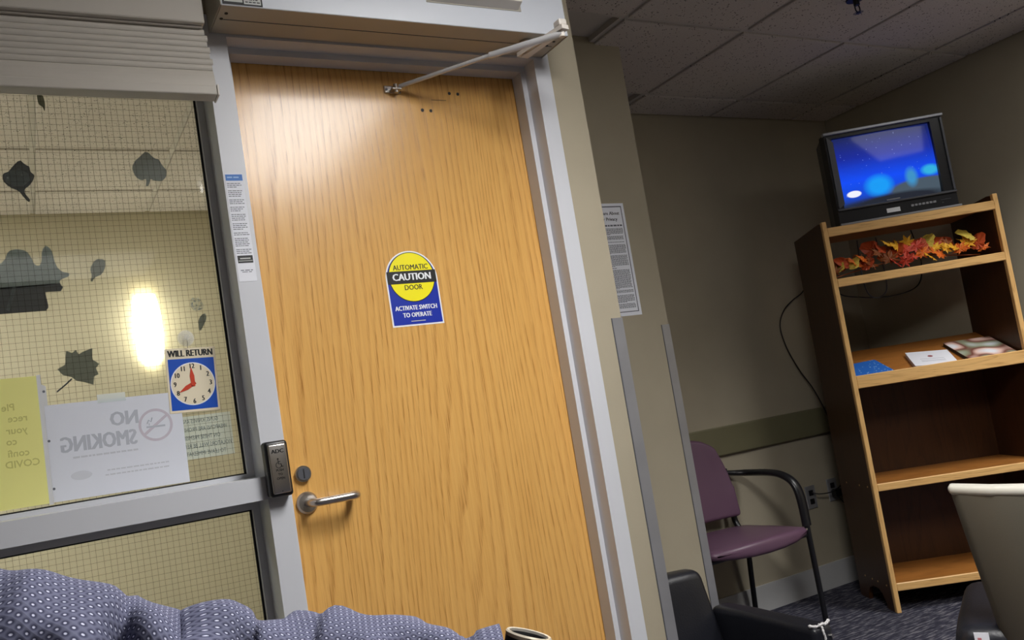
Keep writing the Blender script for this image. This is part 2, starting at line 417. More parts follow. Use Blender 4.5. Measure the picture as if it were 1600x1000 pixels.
struct(mb.build('wall_front', M['wall']))
# reception room behind the glass
struct(MB().box(XL, 1.41, YF+0.15, 5.08, 0.0, 0.004).build('floor_reception', plain('pale_bounce_floor', (200, 196, 184), 0.4)))  # unseen pale floor, added to bounce light up to the reception ceiling
struct(MB().box(XL, 1.41, 5.08, 5.2, 0, HR+0.1).build('wall_reception_back', M['wall2']))
struct(MB().box(1.412, 1.5, Y2+0.12, 5.08, 0, HR+0.1).build('wall_reception_right', M['wall2']))
struct(MB().box(XL-0.12, XL, YF+0.15, 5.2, 0, HR+0.1).build('wall_reception_left', M['wall2']))

def tile_mesh(wx, wy):
    e, d, c = 0.0125, 0.010, 0.004
    mb = MB(); x, y = wx/2 - e, wy/2 - e
    v = [(-x, -y, d), (x, -y, d), (x, y, d), (-x, y, d), (-x, -y, c*0.5), (x, -y, c*0.5), (x, y, c*0.5), (-x, y, c*0.5),
         (-x+c, -y+c, 0), (x-c, -y+c, 0), (x-c, y-c, 0), (-x+c, y-c, 0)]
    mb.add(v, [(0, 1, 2, 3), (0, 4, 5, 1), (1, 5, 6, 2), (2, 6, 7, 3), (3, 7, 4, 0), (4, 8, 9, 5), (5, 9, 10, 6), (6, 10, 11, 7), (7, 11, 8, 4), (11, 10, 9, 8)])
    me = bpy.data.meshes.new('ceiling_tile'); me.from_pydata(mb.v, [], mb.f)
    bm = bmesh.new(); bm.from_mesh(me); bmesh.ops.recalc_face_normals(bm, faces=bm.faces); bm.to_mesh(me); bm.free()
    me.materials.append(M['tile']); return me
TM = {}
def make_ceiling(name, x0, x1, y0, y1, z, gx, gy, skip, holes):
    ce = struct(MB().box(x0, x1, y0, y1, z+0.03, z+0.09).build(name, M['grid']))
    def cuts(a, b, g):
        k0 = math.ceil((a - g)/TS - 1e-6); out = [a]; k_ = k0
        while g + k_*TS < b - 1e-6:
            if g + k_*TS > a + 1e-6: out.append(g + k_*TS)
            k_ += 1
        return out + [b]
    xs, ys = cuts(x0, x1, gx), cuts(y0, y1, gy)
    for i in range(len(xs)-1):
        for j in range(len(ys)-1):
            cx, cy = (xs[i]+xs[i+1])/2, (ys[j]+ys[j+1])/2; wx, wy = xs[i+1]-xs[i], ys[j+1]-ys[j]
            if wx < 0.04 or wy < 0.04 or skip(xs[i], xs[i+1], ys[j], ys[j+1]): continue
            if any(h[0]-0.01 < cx < h[1]+0.01 and h[2]-0.01 < cy < h[3]+0.01 for h in holes): continue
            key = (round(wx, 3), round(wy, 3))
            if key not in TM: TM[key] = tile_mesh(wx, wy)
            t = bpy.data.objects.new('ceiling_tile', TM[key]); COL.objects.link(t); t.location = (cx, cy, z)
            t.parent = ce; t.matrix_parent_inverse = pm(ce).inverted()
    for x in xs: MB().box(x-0.012, x+0.012, y0, y1, z+0.009, z+0.03).build('grid_bar', M['grid'], ce)
    for y in ys: MB().box(x0, x1, y-0.012, y+0.012, z+0.0092, z+0.0301).build('grid_bar', M['grid'], ce)
    return ce
make_ceiling('ceiling', XL, XR, YB, YFAR, H, GX, GY, lambda a, b, c, d: (a < X1-0.02 and c > YF-0.02) or (a < X2-0.02 and c > Y2-0.02), [f[:4] for f in FIX])
RFIX = [(-0.55, 0.65, 3.44-0.61, 3.44)]
make_ceiling('ceiling_reception', XL, 1.41, YF+0.15, 5.08, HR, 0.155, 3.44, lambda a, b, c, d: False, [])
# baseboards and wall guard
struct(MB().box(X2, XR, YFAR-0.009, YFAR, 0, 0.126).build('baseboard_far', M['base']))
struct(MB().box(XR-0.009, XR, YB, YFAR-0.009, 0, 0.126).build('baseboard_right', M['base']))
struct(MB().box(X1, X2, Y2-0.009, Y2, 0, 0.126).build('baseboard_recess', M['base']))
struct(MB().rbox(X2, XR, YFAR-0.022, YFAR, 0.782, 0.92, 0.006).build('trim_wall_guard', M['rail']))

# door frame and window frame (one welded steel frame)
fm = MB()
ZH = 2.133
fm.box(0.458, 0.510, YF, YF+0.147, 0, ZH)                   # mullion between window and door
fm.box(0.510, 0.526, YF+0.05, YF+0.097, 0, 2.117)           # left door stop
fm.box(1.376, 1.428, YF, YF+0.147, 0, ZH)                   # right jamb
fm.box(1.360, 1.376, YF+0.05, YF+0.097, 0, 2.117)
fm.box(WX0-0.05, 1.428, YF, YF+0.147, ZH, ZH+0.052)         # head
fm.box(0.510, 1.376, YF+0.05, YF+0.097, 2.117, ZH)
fm.box(WX0-0.05, WX0, YF, YF+0.147, 0, ZH)
struct(fm.build('trim_door_frame', M['frame']))
win = struct(MB().box(WX0, 0.458, YF, YF+0.147, 1.049, 1.100).box(WX0, 0.458, YF, YF+0.147, 0.0, 0.12).build('window_1', M['frame']))
st = MB()
for (z0, z1) in ((1.100, ZH), (0.12, 1.049)):
    st.box(0.442, 0.458, 1.962, 1.980, z0, z1).box(WX0, WX0+0.016, 1.962, 1.980, z0, z1)
st.box(WX0+0.016, 0.442, 1.962, 1.980, 1.100, 1.110).box(WX0+0.016, 0.442, 1.962, 1.980, 1.027, 1.049).box(WX0+0.016, 0.442, 1.962, 1.980, 0.12, 0.136).box(WX0+0.016, 0.442, 1.962, 1.980, 2.117, ZH)
st.build('glazing_stop', M['frame'], win)
gk = MB()
for (z0, z1) in ((1.110, 2.117), (0.136, 1.027)):
    gk.box(0.4375, 0.4425, 1.977, 1.983, z0, z1).box(WX0+0.016, 0.4425, 1.977, 1.983, z0-0.0002, z0+0.003).box(WX0+0.016, 0.4425, 1.977, 1.983, z1-0.004, z1)
gk.build('gasket', M['gasket'], win)
rng = random.Random(3)
for (z0, z1) in ((1.103, 2.13), (0.125, 1.045)):
    g = MB().box(WX0+0.002, 0.454, 1.982, 1.988, z0, z1).build('pane', M['glass'], win)
    wm = MB(); step = 0.0132; rw = 0.00027
    x = WX0 + 0.01
    while x < 0.452:
        ph = rng.uniform(0, 6)
        P = [(x + 0.0007*math.sin(ph + zz*21), 1.985, zz) for zz in [z0 + (z1-z0)*i/24 for i in range(25)]]
        for dxx in (0,):
            wm.tube(P, rw, 4)
        x += step
    z = z0 + 0.006
    while z < z1 - 0.003:
        ph = rng.uniform(0, 6)
        wm.tube([(xx, 1.985, z + 0.0007*math.sin(ph + xx*19)) for xx in [WX0+0.005 + (0.45-WX0-0.005)*i/30 for i in range(31)]], rw, 4)
        z += step
    wmo = wm.build('wire_mesh', M['wire'], win); wmo['kind'] = 'stuff'

# door
door = struct(MB().box(0.5135, 1.3725, YD, YD+0.044, 0.01, 2.1305).build('door_1', M['oak']))
MB().cyl((0.572, 1.088), 0.0195, YD-0.010, YD, n=28).build('lock_rim', M['steel'], door, smooth=False)
lk = MB().cyl((0.572, 1.088), 0.0150, YD-0.014, YD-0.0095, n=28).build('lock_cylinder', M['tvgrey'], door)
MB().box(0.5705, 0.5735, YD-0.0148, YD-0.0139, 1.077, 1.099).build('keyway', M['gasket'], lk)
ros = auto_smooth(MB().cyl((0.573, 1.018), 0.0265, YD-0.006, YD, n=36).cyl((0.573, 1.018), 0.022, YD-0.011, YD-0.006, n=36, r2=0.0265).build('lever_rose', M['steel'], door))
lv = spline([(0.573, YD-0.004, 1.018), (0.573, YD-0.030, 1.018), (0.577, YD-0.049, 1.018), (0.592, YD-0.056, 1.018), (0.62, YD-0.057, 1.018), (0.665, YD-0.057, 1.018), (0.679, YD-0.053, 1.018), (0.685, YD-0.042, 1.018), (0.685, YD-0.016, 1.018)], 6)
auto_smooth(MB().tube(lv, 0.0093, 14, up=(0, 0, 1)).build('lever_handle', M['steel'], door), 60)
for (hx, hz, r) in ((1.051, 2.013, 0.0048), (1.077, 2.012, 0.0045), (1.144, 2.065, 0.0045), (1.171, 2.064, 0.0045)):
    MB().ring((hx, hz), r*0.55, r, YD-0.0012, YD+0.0002, 14).cyl((hx, hz), r*0.56, YD-0.0004, YD+0.0002, n=14).build('screw_hole', M['ink'], door)
sc = MB().add([(1.083, YD-0.0004, 2.043), (1.130, YD-0.0004, 2.0432), (1.131, YD-0.0004, 2.0446), (1.084, YD-0.0004, 2.0446)], [(0, 1, 2, 3)]).build('scratch', plain('dark_scratch', (70, 34, 18), 0.6), door)

# corner guards
def guard(name, x, y, top, label):
    t = thing(name, label, 'corner guard', (x, y, 0))
    MB().box(x-0.034, x+0.0025, y-0.0025, y+0.0003, 0.1, top).build('front_leg', M['guard'], t)
    MB().box(x-0.0365, x-0.034, y-0.0018, y+0.0003, 0.1, top).build('shadow_edge', M['tvgrey'], t)  # dark strip painting the shadow edge along the guard's left side
    MB().box(x-0.0002, x+0.0025, y+0.0003, y+0.034, 0.1, top).build('side_leg', M['guard'], t)
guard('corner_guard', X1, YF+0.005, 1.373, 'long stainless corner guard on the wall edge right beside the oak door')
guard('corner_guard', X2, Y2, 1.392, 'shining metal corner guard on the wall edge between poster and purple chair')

# ceiling fixtures
for i, (x0, x1, y0, y1, wt, sp_, glow) in enumerate(FIX):
    lab = ('recessed ceiling light panel in front of the oak door', 'recessed ceiling light panel near the wall beside the bookcase', 'recessed ceiling light panel at the rear of the waiting room')[i]
    t = thing('ceiling_light', lab, 'ceiling light', ((x0+x1)/2, (y0+y1)/2, H))
    f_ = 0.03
    MB().box(x0, x1, y0, y0+f_, H, H+0.01).box(x0, x1, y1-f_, y1, H, H+0.01).box(x0, x0+f_, y0+f_, y1-f_, H, H+0.01).box(x1-f_, x1, y0+f_, y1-f_, H, H+0.01).build('frame', M['lighttrim'], t)
    MB().box(x0+f_, x1-f_, y0+f_, y1-f_, H-0.028, H+0.004).build('diffuser', lens('prismatic_lens', glow), t)
    L = bpy.data.lights.new('troffer_lamp', 'AREA'); L.shape = 'RECTANGLE'; L.size = x1-x0-2*f_; L.size_y = y1-y0-2*f_
    L.energy = wt; L.spread = math.radians(sp_); L.color = (1.0, 0.985, 0.965)
    lo = bpy.data.objects.new('troffer_lamp', L); COL.objects.link(lo); lo.parent = t; lo.location = (0, 0, -0.030)
# reception light
t = thing('ceiling_light', 'ceiling light panel in the reception room behind the wired glass', 'ceiling light', (-0.9, 3.1, HR))
x0, x1, y0, y1 = -1.5, -0.3, 2.84, 3.43
MB().box(x0, x1, y0, y0+0.03, HR-0.012, HR-0.001).box(x0, x1, y1-0.03, y1, HR-0.012, HR-0.001).box(x0, x0+0.03, y0+0.03, y1-0.03, HR-0.012, HR-0.001).box(x1-0.03, x1, y0+0.03, y1-0.03, HR-0.012, HR-0.001).build('frame', M['lighttrim'], t)
MB().box(x0+0.03, x1-0.03, y0+0.03, y1-0.03, HR-0.006, HR-0.001).build('diffuser', M['panel'], t)
L = bpy.data.lights.new('reception_lamp', 'AREA'); L.shape = 'RECTANGLE'; L.size = 1.14; L.size_y = 0.53; L.energy = 96; L.color = (1.0, 1.0, 0.98)
lo = bpy.data.objects.new('reception_lamp', L); COL.objects.link(lo); lo.parent = t; lo.location = (0, 0, -0.014)

# wall sconce on the reception wall
sx0, sz0, sy0 = 0.685, 1.955, 5.08
t = thing('wall_sconce', 'glowing white wall sconce seen through the wired window', 'wall lamp', (sx0, sy0, sz0-0.2))
MB().box(sx0-0.05, sx0+0.05, sy0-0.012, sy0, sz0-0.12, sz0+0.12).build('back_plate', M['steel'], t)
mb = MB(); prof = [(-0.205, 0.03), (-0.195, 0.05), (-0.15, 0.068), (-0.05, 0.082), (0.08, 0.08), (0.16, 0.07), (0.20, 0.062)]
nn = 14; vv = []; ff = []
for (dz, r) in prof:
    for i in range(nn+1):
        a = PI*i/nn; vv.append((sx0 + r*math.cos(a), sy0 - 0.012 - 0.09*(r/0.08)*math.sin(a), sz0+dz))
for j in range(len(prof)-1):
    for i in range(nn): ff.append((j*(nn+1)+i, j*(nn+1)+i+1, (j+1)*(nn+1)+i+1, (j+1)*(nn+1)+i))
mesh_obj('shade', vv, ff, M['sconce'], t, smooth=True)
L = bpy.data.lights.new('sconce_lamp', 'POINT'); L.energy = 1.3; L.shadow_soft_size = 0.05; L.color = (1, 0.95, 0.82)
lo = bpy.data.objects.new('sconce_lamp', L); COL.objects.link(lo); lo.parent = t; lo.location = (0, -0.16, 0.25)

# sprinkler
t = thing('fire_sprinkler', 'small black fire sprinkler hanging from the ceiling tiles', 'sprinkler', (2.96, 1.93, H))
auto_smooth(MB().cyl((0, 0), 0.034, -0.006, 0.0, 'z', 24, 0.036).build('escutcheon', M['black'], t, True))
MB().cyl((0, 0), 0.011, -0.028, -0.006, 'z', 12).build('body', M['black'], t, True)
mb = MB()
for s in (-1, 1): mb.tube([(s*0.009, 0, -0.026), (s*0.014, 0, -0.038), (s*0.012, 0, -0.05), (s*0.002, 0, -0.056)], 0.0026, 6)
mb.build('yoke_arm', M['black'], t, True)
mb = MB().cyl((0, 0), 0.008, -0.06, -0.056, 'z', 12)
for i in range(10):
    a = 2*PI*i/10; mb.add([(0.006*math.cos(a-.3), 0.006*math.sin(a-.3), -0.058), (0.019*math.cos(a-.2), 0.019*math.sin(a-.2), -0.058), (0.019*math.cos(a+.2), 0.019*math.sin(a+.2), -0.058), (0.006*math.cos(a+.3), 0.006*math.sin(a+.3), -0.058)], [(0, 1, 2, 3)])
mb.build('deflector', M['black'], t, True)

# ------------------------------------------------------------------ door operator
t = thing('door_operator', 'long white automatic door operator box above the oak door', 'door operator', (0.94, YF, 2.137))
bx0, bx1, by0, bz0, bz1 = 0.473, 1.405, 1.736, 2.1375, 2.318
MB().rbox(bx0, bx1, by0, by0+0.004, bz0, bz1, 0.0012, 1).build('front_cover', M['box'], t)
MB().box(bx0+0.002, bx1-0.002, by0+0.004, YF-0.001, bz0+0.002, bz1).build('housing', M['boxin'], t)
for q, x in enumerate((bx0-0.0022, bx1)): MB().rbox(x, x+0.0022, by0, YF-0.001, bz0, bz1, 0.0008, 1).build('end_cap', M['boxin'], t)
MB().box(bx0+0.01, bx1-0.01, by0+0.066, by0+0.067, bz0+0.0008, bz0+0.0022).build('cover_seam', M['inkgrey'], t)
for (x, y) in ((0.492, 1.775), (0.486, 1.80), (1.385, 1.775), (1.378, 1.80)):
    MB().cyl((x, y), 0.004, bz0+0.0005, bz0+0.0025, 'z', 12).build('screw', M['ink'], t)
lb = MB().rbox(0.476, 0.566, by0-0.0006, by0, 2.1395, 2.20, 0.00025, 1).build('rating_label', M['ink'], t)
MB().rbox(0.480, 0.521, by0-0.0010, by0-0.0006, 2.146, 2.197, 0.00015, 1).rbox(0.524, 0.5625, by0-0.0010, by0-0.0006, 2.143, 2.197, 0.00015, 1).build('label_print_field', M['glint'], lb)
rg = random.Random(5); rows = []
for i in range(8):
    rows += words(0.527, 0.560, 2.148+i*0.0058, 0.0024, rg, 0.002, 0.003, 0.008)
    if i > 1: rows += words(0.483, 0.519, 2.148+i*0.0058, 0.0036, rg, 0.002, 0.006, 0.014)
lines_mesh(rows, by0-0.0013).build('fine_print', M['ink'], lb)['kind'] = 'stuff'
sn = MB().prism([(by0-0.026, 2.207), (by0-0.026, 2.29), (by0, 2.30), (by0, 2.195)], 0.995, 1.255, 'x').build('motion_sensor', M['offwhite'], t)
MB().rbox(0.985, 1.265, by0-0.0015, by0, 2.193, 2.31, 0.0006, 1).build('sensor_base', M['boxin'], t)
# arm: spindle, main arm to elbow, rod to the shoe on the door
sp3 = Vector((1.297, 1.785, 2.115)); el = Vector((1.318, 1.652, 2.113)); sh = Vector((0.966, YD-0.020, 2.067))
MB().cyl((sp3.x, sp3.y), 0.016, 2.098, 2.138, 'z', 20).build('spindle', M['steel'], t)
d = (el - sp3).normalized(); n_ = Vector((-d.y, d.x, 0))
mb = MB()
def plate(a, b, wa, wb, z0, z1):
    pts = [a + n_*wa, b + n_*wb, b - n_*wb, a - n_*wa]; mb.prism([(p.x, p.y) for p in pts], z0, z1, 'z')
plate(sp3 - d*0.02, el + d*0.016, 0.019, 0.012, 2.101, 2.112)
plate(sp3 - d*0.012, el + d*0.008, 0.0125, 0.007, 2.0975, 2.1015)
mb.build('main_arm', M['offwhite'], t)
MB().rbox(el.x-0.012, el.x+0.012, el.y-0.014, el.y+0.014, 2.112, 2.130, 0.004).cyl((el.x, el.y), 0.008, 2.086, 2.114, 'z', 16).build('elbow_joint', M['offwhite'], t)
rd = (sh - el); mid_ = el + rd*0.42
auto_smooth(MB().tube([el + Vector((0, 0, -0.018)), mid_ + Vector((0, 0, -0.008))], 0.0088, 14).build('outer_rod', M['chrome'], t), 50)
auto_smooth(MB().tube([mid_ + Vector((0, 0, -0.008)), sh + Vector((0.016, 0, 0.002))], 0.0058, 12).build('inner_rod', M['chrome'], t), 50)
mb = MB().rbox(0.944, 0.992, YD-0.005, YD, 2.056, 2.077, 0.0022).rbox(0.958, 0.986, YD-0.026, YD-0.004, 2.058, 2.064, 0.002).cyl((0.972, YD-0.017), 0.006, 2.052, 2.076, 'z', 14)
mb.build('door_shoe', M['steel'], t)
for (sx_, sz_) in ((0.950, 2.066), (0.987, 2.062)): MB().cyl((sx_, sz_), 0.0035, YD-0.0065, YD-0.0045, n=10).build('screw', M['tvgrey'], t)

# ------------------------------------------------------------------ signs on door and jamb
def sign(name, label, cat, x, y, z, rot=0.0, group=None):
    return thing(name, label, cat, (x, y, z), rot=(0, rot, 0), group=group)
def arch(r, zc, zb, x=0.0, n=24):
    return [(x-r, zb), (x+r, zb)] + [(x + r*math.cos(PI*i/n), zc + r*math.sin(PI*i/n)) for i in range(n+1)]
t = sign('caution_sticker', 'arched blue and yellow CAUTION AUTOMATIC DOOR sticker on oak door', 'sticker', 0.9405, YD, 1.419)
MB().prism(arch(0.0752, 0.1262, 0.0), -0.0005, -0.00005).build('white_border', M['white'], t, True)
MB().prism(arch(0.0712, 0.1262, 0.0042), -0.0008, -0.0005).build('blue_field', M['blue'], t, True)
MB().cyl((0, 0.1305), 0.0672, -0.0011, -0.0008, n=56).build('black_outline', M['ink'], t, True)
MB().cyl((0, 0.1305), 0.0652, -0.0014, -0.0011, n=56).build('yellow_disc', M['yellow'], t, True)
MB().box(-0.0712, 0.0712, -0.0017, -0.0014, 0.1135, 0.1472).build('black_band', M['ink'], t, True)
text(t, 'AUTOMATIC', 0, 0.1565, 0.0195, M['ink'], -0.0018, 0.0, sx=0.9, fat=0.0004)
text(t, 'CAUTION', 0, 0.1304, 0.0265, M['white'], -0.0021, 0.0, sx=0.94, fat=0.0011)
text(t, 'DOOR', 0, 0.1020, 0.0195, M['ink'], -0.0018, 0.0, sx=0.9, fat=0.0004)
text(t, 'ACTIVATE SWITCH', 0, 0.0478, 0.0172, M['white'], -0.0011, 0.0, sx=0.82, fat=0.0006)
text(t, 'TO OPERATE', 0, 0.0288, 0.0172, M['white'], -0.0011, 0.0, sx=0.82, fat=0.0006)
lines_mesh([(-0.021, 0.021, 0.0125, 0.0022)], -0.0011).build('fine_print', M['glint'], t, True)['kind'] = 'stuff'

t = sign('jamb_label', 'tall narrow white instruction label on the frame left of the door', 'label', 0.482, YF, 1.545)
MB().box(-0.0205, 0.0205, -0.0006, -0.00005, 0, 0.255).build('backing', M['paper'], t, True)
MB().box(-0.0195, 0.0195, -0.0009, -0.0006, 0.2375, 0.2525).build('header', M['hdrblue'], t, True)
MB().box(-0.0175, 0.0175, -0.0009, -0.0006, 0.043, 0.0605).build('logo_bar', M['ink'], t, True)
rg = random.Random(11); rows = []; z = 0.231
for blk in (3, 4, 3, 3, 4, 4, 2, 5, 3):
    for i in range(blk):
        rows += words(-0.018, 0.018*(rg.uniform(0.1, 1) if i == blk-1 else rg.uniform(0.8, 1)), z, 0.0018, rg, 0.0012, 0.003, 0.009); z -= 0.0043
    z -= 0.0045
rows += words(-0.014, 0.014, 0.026, 0.002, rg) + words(-0.011, 0.011, 0.022, 0.0016, rg)
lines_mesh([r for r in rows if r[2] > 0.063 or r[2] < 0.04], -0.0007).build('fine_print', M['inkgrey'], t, True)['kind'] = 'stuff'
lines_mesh(words(-0.016, 0.016, 0.2455, 0.003, rg), -0.001).build('header_print', plain('pale_blue_print', (150, 190, 230), 0.5), t, True)
lines_mesh([(-0.012, 0.012, 0.0535, 0.003), (-0.016, 0.016, 0.048, 0.0015)], -0.001).build('logo_mark', M['glint'], t, True)

# push plate switch
t = sign('door_push_switch', 'black and silver wheelchair push-to-open switch on the door frame', 'switch', 0.4825, YF, 1.051)
auto_smooth(MB().rbox(-0.0265, 0.0265, -0.036, -0.0002, 0.0, 0.124, 0.0075, 3).build('housing', M['black'], t, True))
auto_smooth(MB().rbox(-0.0205, 0.0205, -0.0405, -0.0345, 0.0075, 0.1165, 0.0035, 3).build('push_plate', M['steel'], t, True))
text(t, 'ADC', 0.0, 0.1005, 0.0125, M['ink'], -0.0409, 0.0, sx=1.05, fat=0.0006)
text(t, 'PUSH', 0, 0.0585, 0.0072, M['ink'], -0.0409, 0.0002)
text(t, 'TO', 0, 0.0495, 0.0072, M['ink'], -0.0409, 0.0002)
text(t, 'OPEN', 0, 0.0405, 0.0072, M['ink'], -0.0409, 0.0002)
mb = MB().cyl((-0.0015, 0.0835), 0.0019, -0.0412, -0.0406, n=12)
arc = [(-0.001 + 0.0062*math.cos(a), -0.0408, 0.0700 + 0.0062*math.sin(a)) for a in [math.radians(110 + i*20) for i in range(13)]]
mb.tube(arc, 0.0008, 5).tube([(-0.0015, -0.0408, 0.081), (-0.001, -0.0408, 0.0725), (0.004, -0.0408, 0.0725), (0.0062, -0.0408, 0.0655), (0.009, -0.0408, 0.0668)], 0.0010, 5).tube([(-0.001, -0.0408, 0.0775), (0.0035, -0.0408, 0.0775)], 0.0008, 5)
mb.build('wheelchair_symbol', M['ink'], t, True)
for z in (0.1125, 0.0125): MB().cyl((0, z), 0.0011, -0.0408, -0.0402, n=8).build('pin_hole', M['ink'], t, True)

# privacy poster in the recess
t = sign('privacy_notice', 'tall white privacy notice poster on the wall of the recess', 'poster', 1.953, Y2, 1.440)
MB().box(-0.14, 0.14, -0.0012, -0.0001, 0, 0.433).build('sheet', M['paper'], t, True)
bw = MB()
for (a0, a1, c0, c1) in ((-0.133, 0.128, 0.418, 0.422), (-0.133, 0.128, 0.014, 0.017), (0.1245, 0.128, 0.017, 0.418), (-0.133, -0.1295, 0.017, 0.418)): bw.box(a0, a1, -0.0016, -0.0012, c0, c1)
bw.build('printed_border', M['inkgrey'], t, True)
text(t, 'We Care About', 0.052, 0.394, 0.0185, M['ink'], -0.0015, 0.0, fat=0.0004)
text(t, 'Your Privacy', 0.052, 0.371, 0.0185, M['ink'], -0.0015, 0.0, fat=0.0004)
rg = random.Random(21); rows = words(-0.12, 0.118, 0.347, 0.006, rg, 0.003, 0.008, 0.02)
z = 0.335
while z > 0.03:
    last = rg.random() < 0.12
    rows += words(-0.12, 0.118 if not last else rg.uniform(-0.05, 0.09), z, 0.0021, rg, 0.0018, 0.004, 0.012); z -= 0.0037 if not last else 0.0075
lines_mesh(rows, -0.0015).build('fine_print', M['inkgrey'], t, True)['kind'] = 'stuff'

# ------------------------------------------------------------------ papers on the window
YP = 1.9815
t = sign('no_smoking_sheet', 'white landscape NO SMOKING sheet seen from its back on the window', 'sign', 0.175, YP, 1.1165, 0.015)
MB().box(-0.1405, 0.1395, -0.0012, -0.0004, 0.0, 0.207).build('sheet', M['sheet'], t, True)
text(t, 'NO', 0.016, 0.160, 0.044, M['faint'], -0.0015, 0.0, mirror=True, sx=0.85, fat=0.0018)
text(t, 'SMOKING', -0.040, 0.116, 0.048, M['faint'], -0.0015, 0.0, mirror=True, sx=0.72, fat=0.0018)
mb = MB().ring((0.080, 0.138), 0.031, 0.0365, -0.0016, -0.0012, 44)
a = Vector((0.0275, 0, 0.021)); nrm = Vector((0.0018, 0, -0.0024))
mb.add([(0.080+sx*a.x+sn_*nrm.x, -0.0015, 0.138+sx*a.z+sn_*nrm.z) for sx, sn_ in ((-1, -1), (1, -1), (1, 1), (-1, 1))], [(0, 1, 2, 3)])
mb.build('prohibition_ring', M['faintpink'], t, True)
MB().box(0.060, 0.100, -0.0016, -0.0012, 0.1325, 0.1365).box(0.0655, 0.067, -0.0016, -0.0012, 0.138, 0.143).tube([(0.062, -0.0014, 0.142), (0.066, -0.0014, 0.15), (0.071, -0.0014, 0.146), (0.074, -0.0014, 0.155)], 0.0012, 4).build('cigarette_mark', M['faint'], t, True)
rg = random.Random(2); rows = words(-0.095, 0.044, 0.0885, 0.004, rg, 0.002, 0.005, 0.014) + words(-0.03, 0.105, 0.052, 0.003, rg, 0.002, 0.005, 0.012) + words(-0.035, 0.105, 0.042, 0.003, rg, 0.002, 0.005, 0.012)
lines_mesh(rows, -0.0015).build('fine_print', M['faint2'], t, True)['kind'] = 'stuff'
mb = MB(); e0 = [(-0.082+0.021*math.cos(2*PI*i/28), 0.049+0.0095*math.sin(2*PI*i/28)) for i in range(28)]
mb.prism(e0, -0.0015, -0.0012); mb.build('oval_logo', M['faint2'], t, True)
MB().box(-0.035, 0.023, -0.0016, -0.0013, 0.200, 0.219).build('tape', M['decal'], t, True)

t = sign('yellow_notice', 'pale yellow notice in a clear punched sheet protector on the window', 'notice', -0.082, YP, 1.1165, 0.012)
MB().box(-0.108, 0.108, -0.0014, -0.0004, 0.003, 0.276).build('sheet', M['yellowpaper'], t, True)
for s, xx, zz in (('Ple', 0.062, 0.214), ('rece', 0.084, 0.190), ('your', 0.081, 0.165), ('co', 0.060, 0.142), ('confi', 0.081, 0.117), ('COVID', 0.099, 0.094)):
    text(t, s, xx, zz, 0.021, M['yfaint'], -0.0017, 0.0003, mirror=True, align='LEFT')
pr_ = [(0.108, 0.0), (0.116, 0.0), (0.116, 0.016), (0.1245, 0.017), (0.1245, 0.252), (0.116, 0.257), (0.116, 0.278), (0.108, 0.278)]
ps = MB().prism(pr_, -0.001, -0.0004).build('punched_strip', M['sleeveclear'], t, True)
for z in (0.032, 0.134, 0.241): MB().cyl((0.1195, z), 0.0028, -0.0013, -0.0009, n=14).build('punched_hole', M['inkgrey'], t, True)

# will-return clock
t = sign('will_return_clock', 'blue and cream WILL RETURN clock sign hanging on the window', 'sign', 0.347, YP, 1.2705, 0.04)
MB().rbox(-0.0565, 0.0565, -0.0022, -0.0006, 0, 0.149, 0.0006, 1).build('board', M['cream'], t, True)
text(t, 'WILL RETURN', 0, 0.1365, 0.0215, M['ink'], -0.0026, 0.0, sx=0.74, fat=0.0010)
MB().box(-0.0515, 0.0515, -0.0025, -0.0022, 0.006, 0.1245).build('blue_square', M['blue2'], t, True)
MB().cyl((0, 0.0652), 0.0498, -0.0028, -0.0025, n=56).build('white_ring', M['white'], t, True)
MB().cyl((0, 0.0652), 0.0475, -0.0031, -0.0028, n=56).build('dial', M['cream'], t, True)
for i in range(1, 13):
    a = math.radians(90 - 30*i); text(t, str(i), 0.0400*math.cos(a), 0.0652+0.0408*math.sin(a), 0.0160, M['ink'], -0.0033, 0.0, sx=0.8, fat=0.0006, name='numeral')
def hand(ang, ln, wd):
    a = math.radians(ang); d2 = Vector((math.cos(a), math.sin(a))); p2 = Vector((-d2.y, d2.x)); c = Vector((0, 0.0652))
    pts = [c - d2*0.006 + p2*wd*0.6, c + d2*ln*0.45 + p2*wd*0.75, c + d2*ln, c + d2*ln*0.45 - p2*wd*0.75, c - d2*0.006 - p2*wd*0.6]
    MB().prism([tuple(q) for q in pts], -0.0042, -0.0034).build('hand', M['red'], t, True)
hand(93, 0.040, 0.0068); hand(210, 0.038, 0.0068)
MB().cyl((0, 0.0652), 0.0048, -0.0052, -0.0036, n=20).build('hub', M['red'], t, True)
t = thing('suction_cup', 'clear suction cup holding up the WILL RETURN clock', 'suction cup', (0.347, 1.9815, 1.443))
auto_smooth(MB().cyl((0, 0), 0.019, -0.002, -0.0003, n=28).cyl((0, 0), 0.008, -0.012, -0.002, n=20, r2=0.017).cyl((0, 0), 0.006, -0.018, -0.012, n=16).build('cup', M['cup'], t, True))
MB().tube(spline([(0, -0.014, 0), (0, -0.017, -0.008), (0, -0.012, -0.018), (0, -0.0045, -0.024)], 4), 0.0008, 6).build('hook', M['steel'], t, True)

# translucent weapons decal on the far side of the glass
t = sign('weapons_decal', 'translucent GUNS AND KNIVES PROHIBITED decal read in mirror writing', 'sign', 0.353, 1.9885, 1.163, 0.01)
MB().box(-0.078, 0.072, 0.0002, 0.0008, 0, 0.099).build('film', M['decal'], t, True)
ink2 = plain('blue_grey_print', (96, 112, 128), 0.6)
for s, z in (('GUNS, KNIVES AND', 0.0865), ('WEAPONS ARE PROHIBITED', 0.0675), ('ON THESE PREMISES', 0.0485), ('VIOLATORS WILL BE REQUIRED', 0.0295), ('TO LEAVE IMMEDIATELY', 0.0115)):
    text(t, s, 0.0, z, 0.0135, ink2, -0.0001, 0.0, mirror=True, sx=0.72)

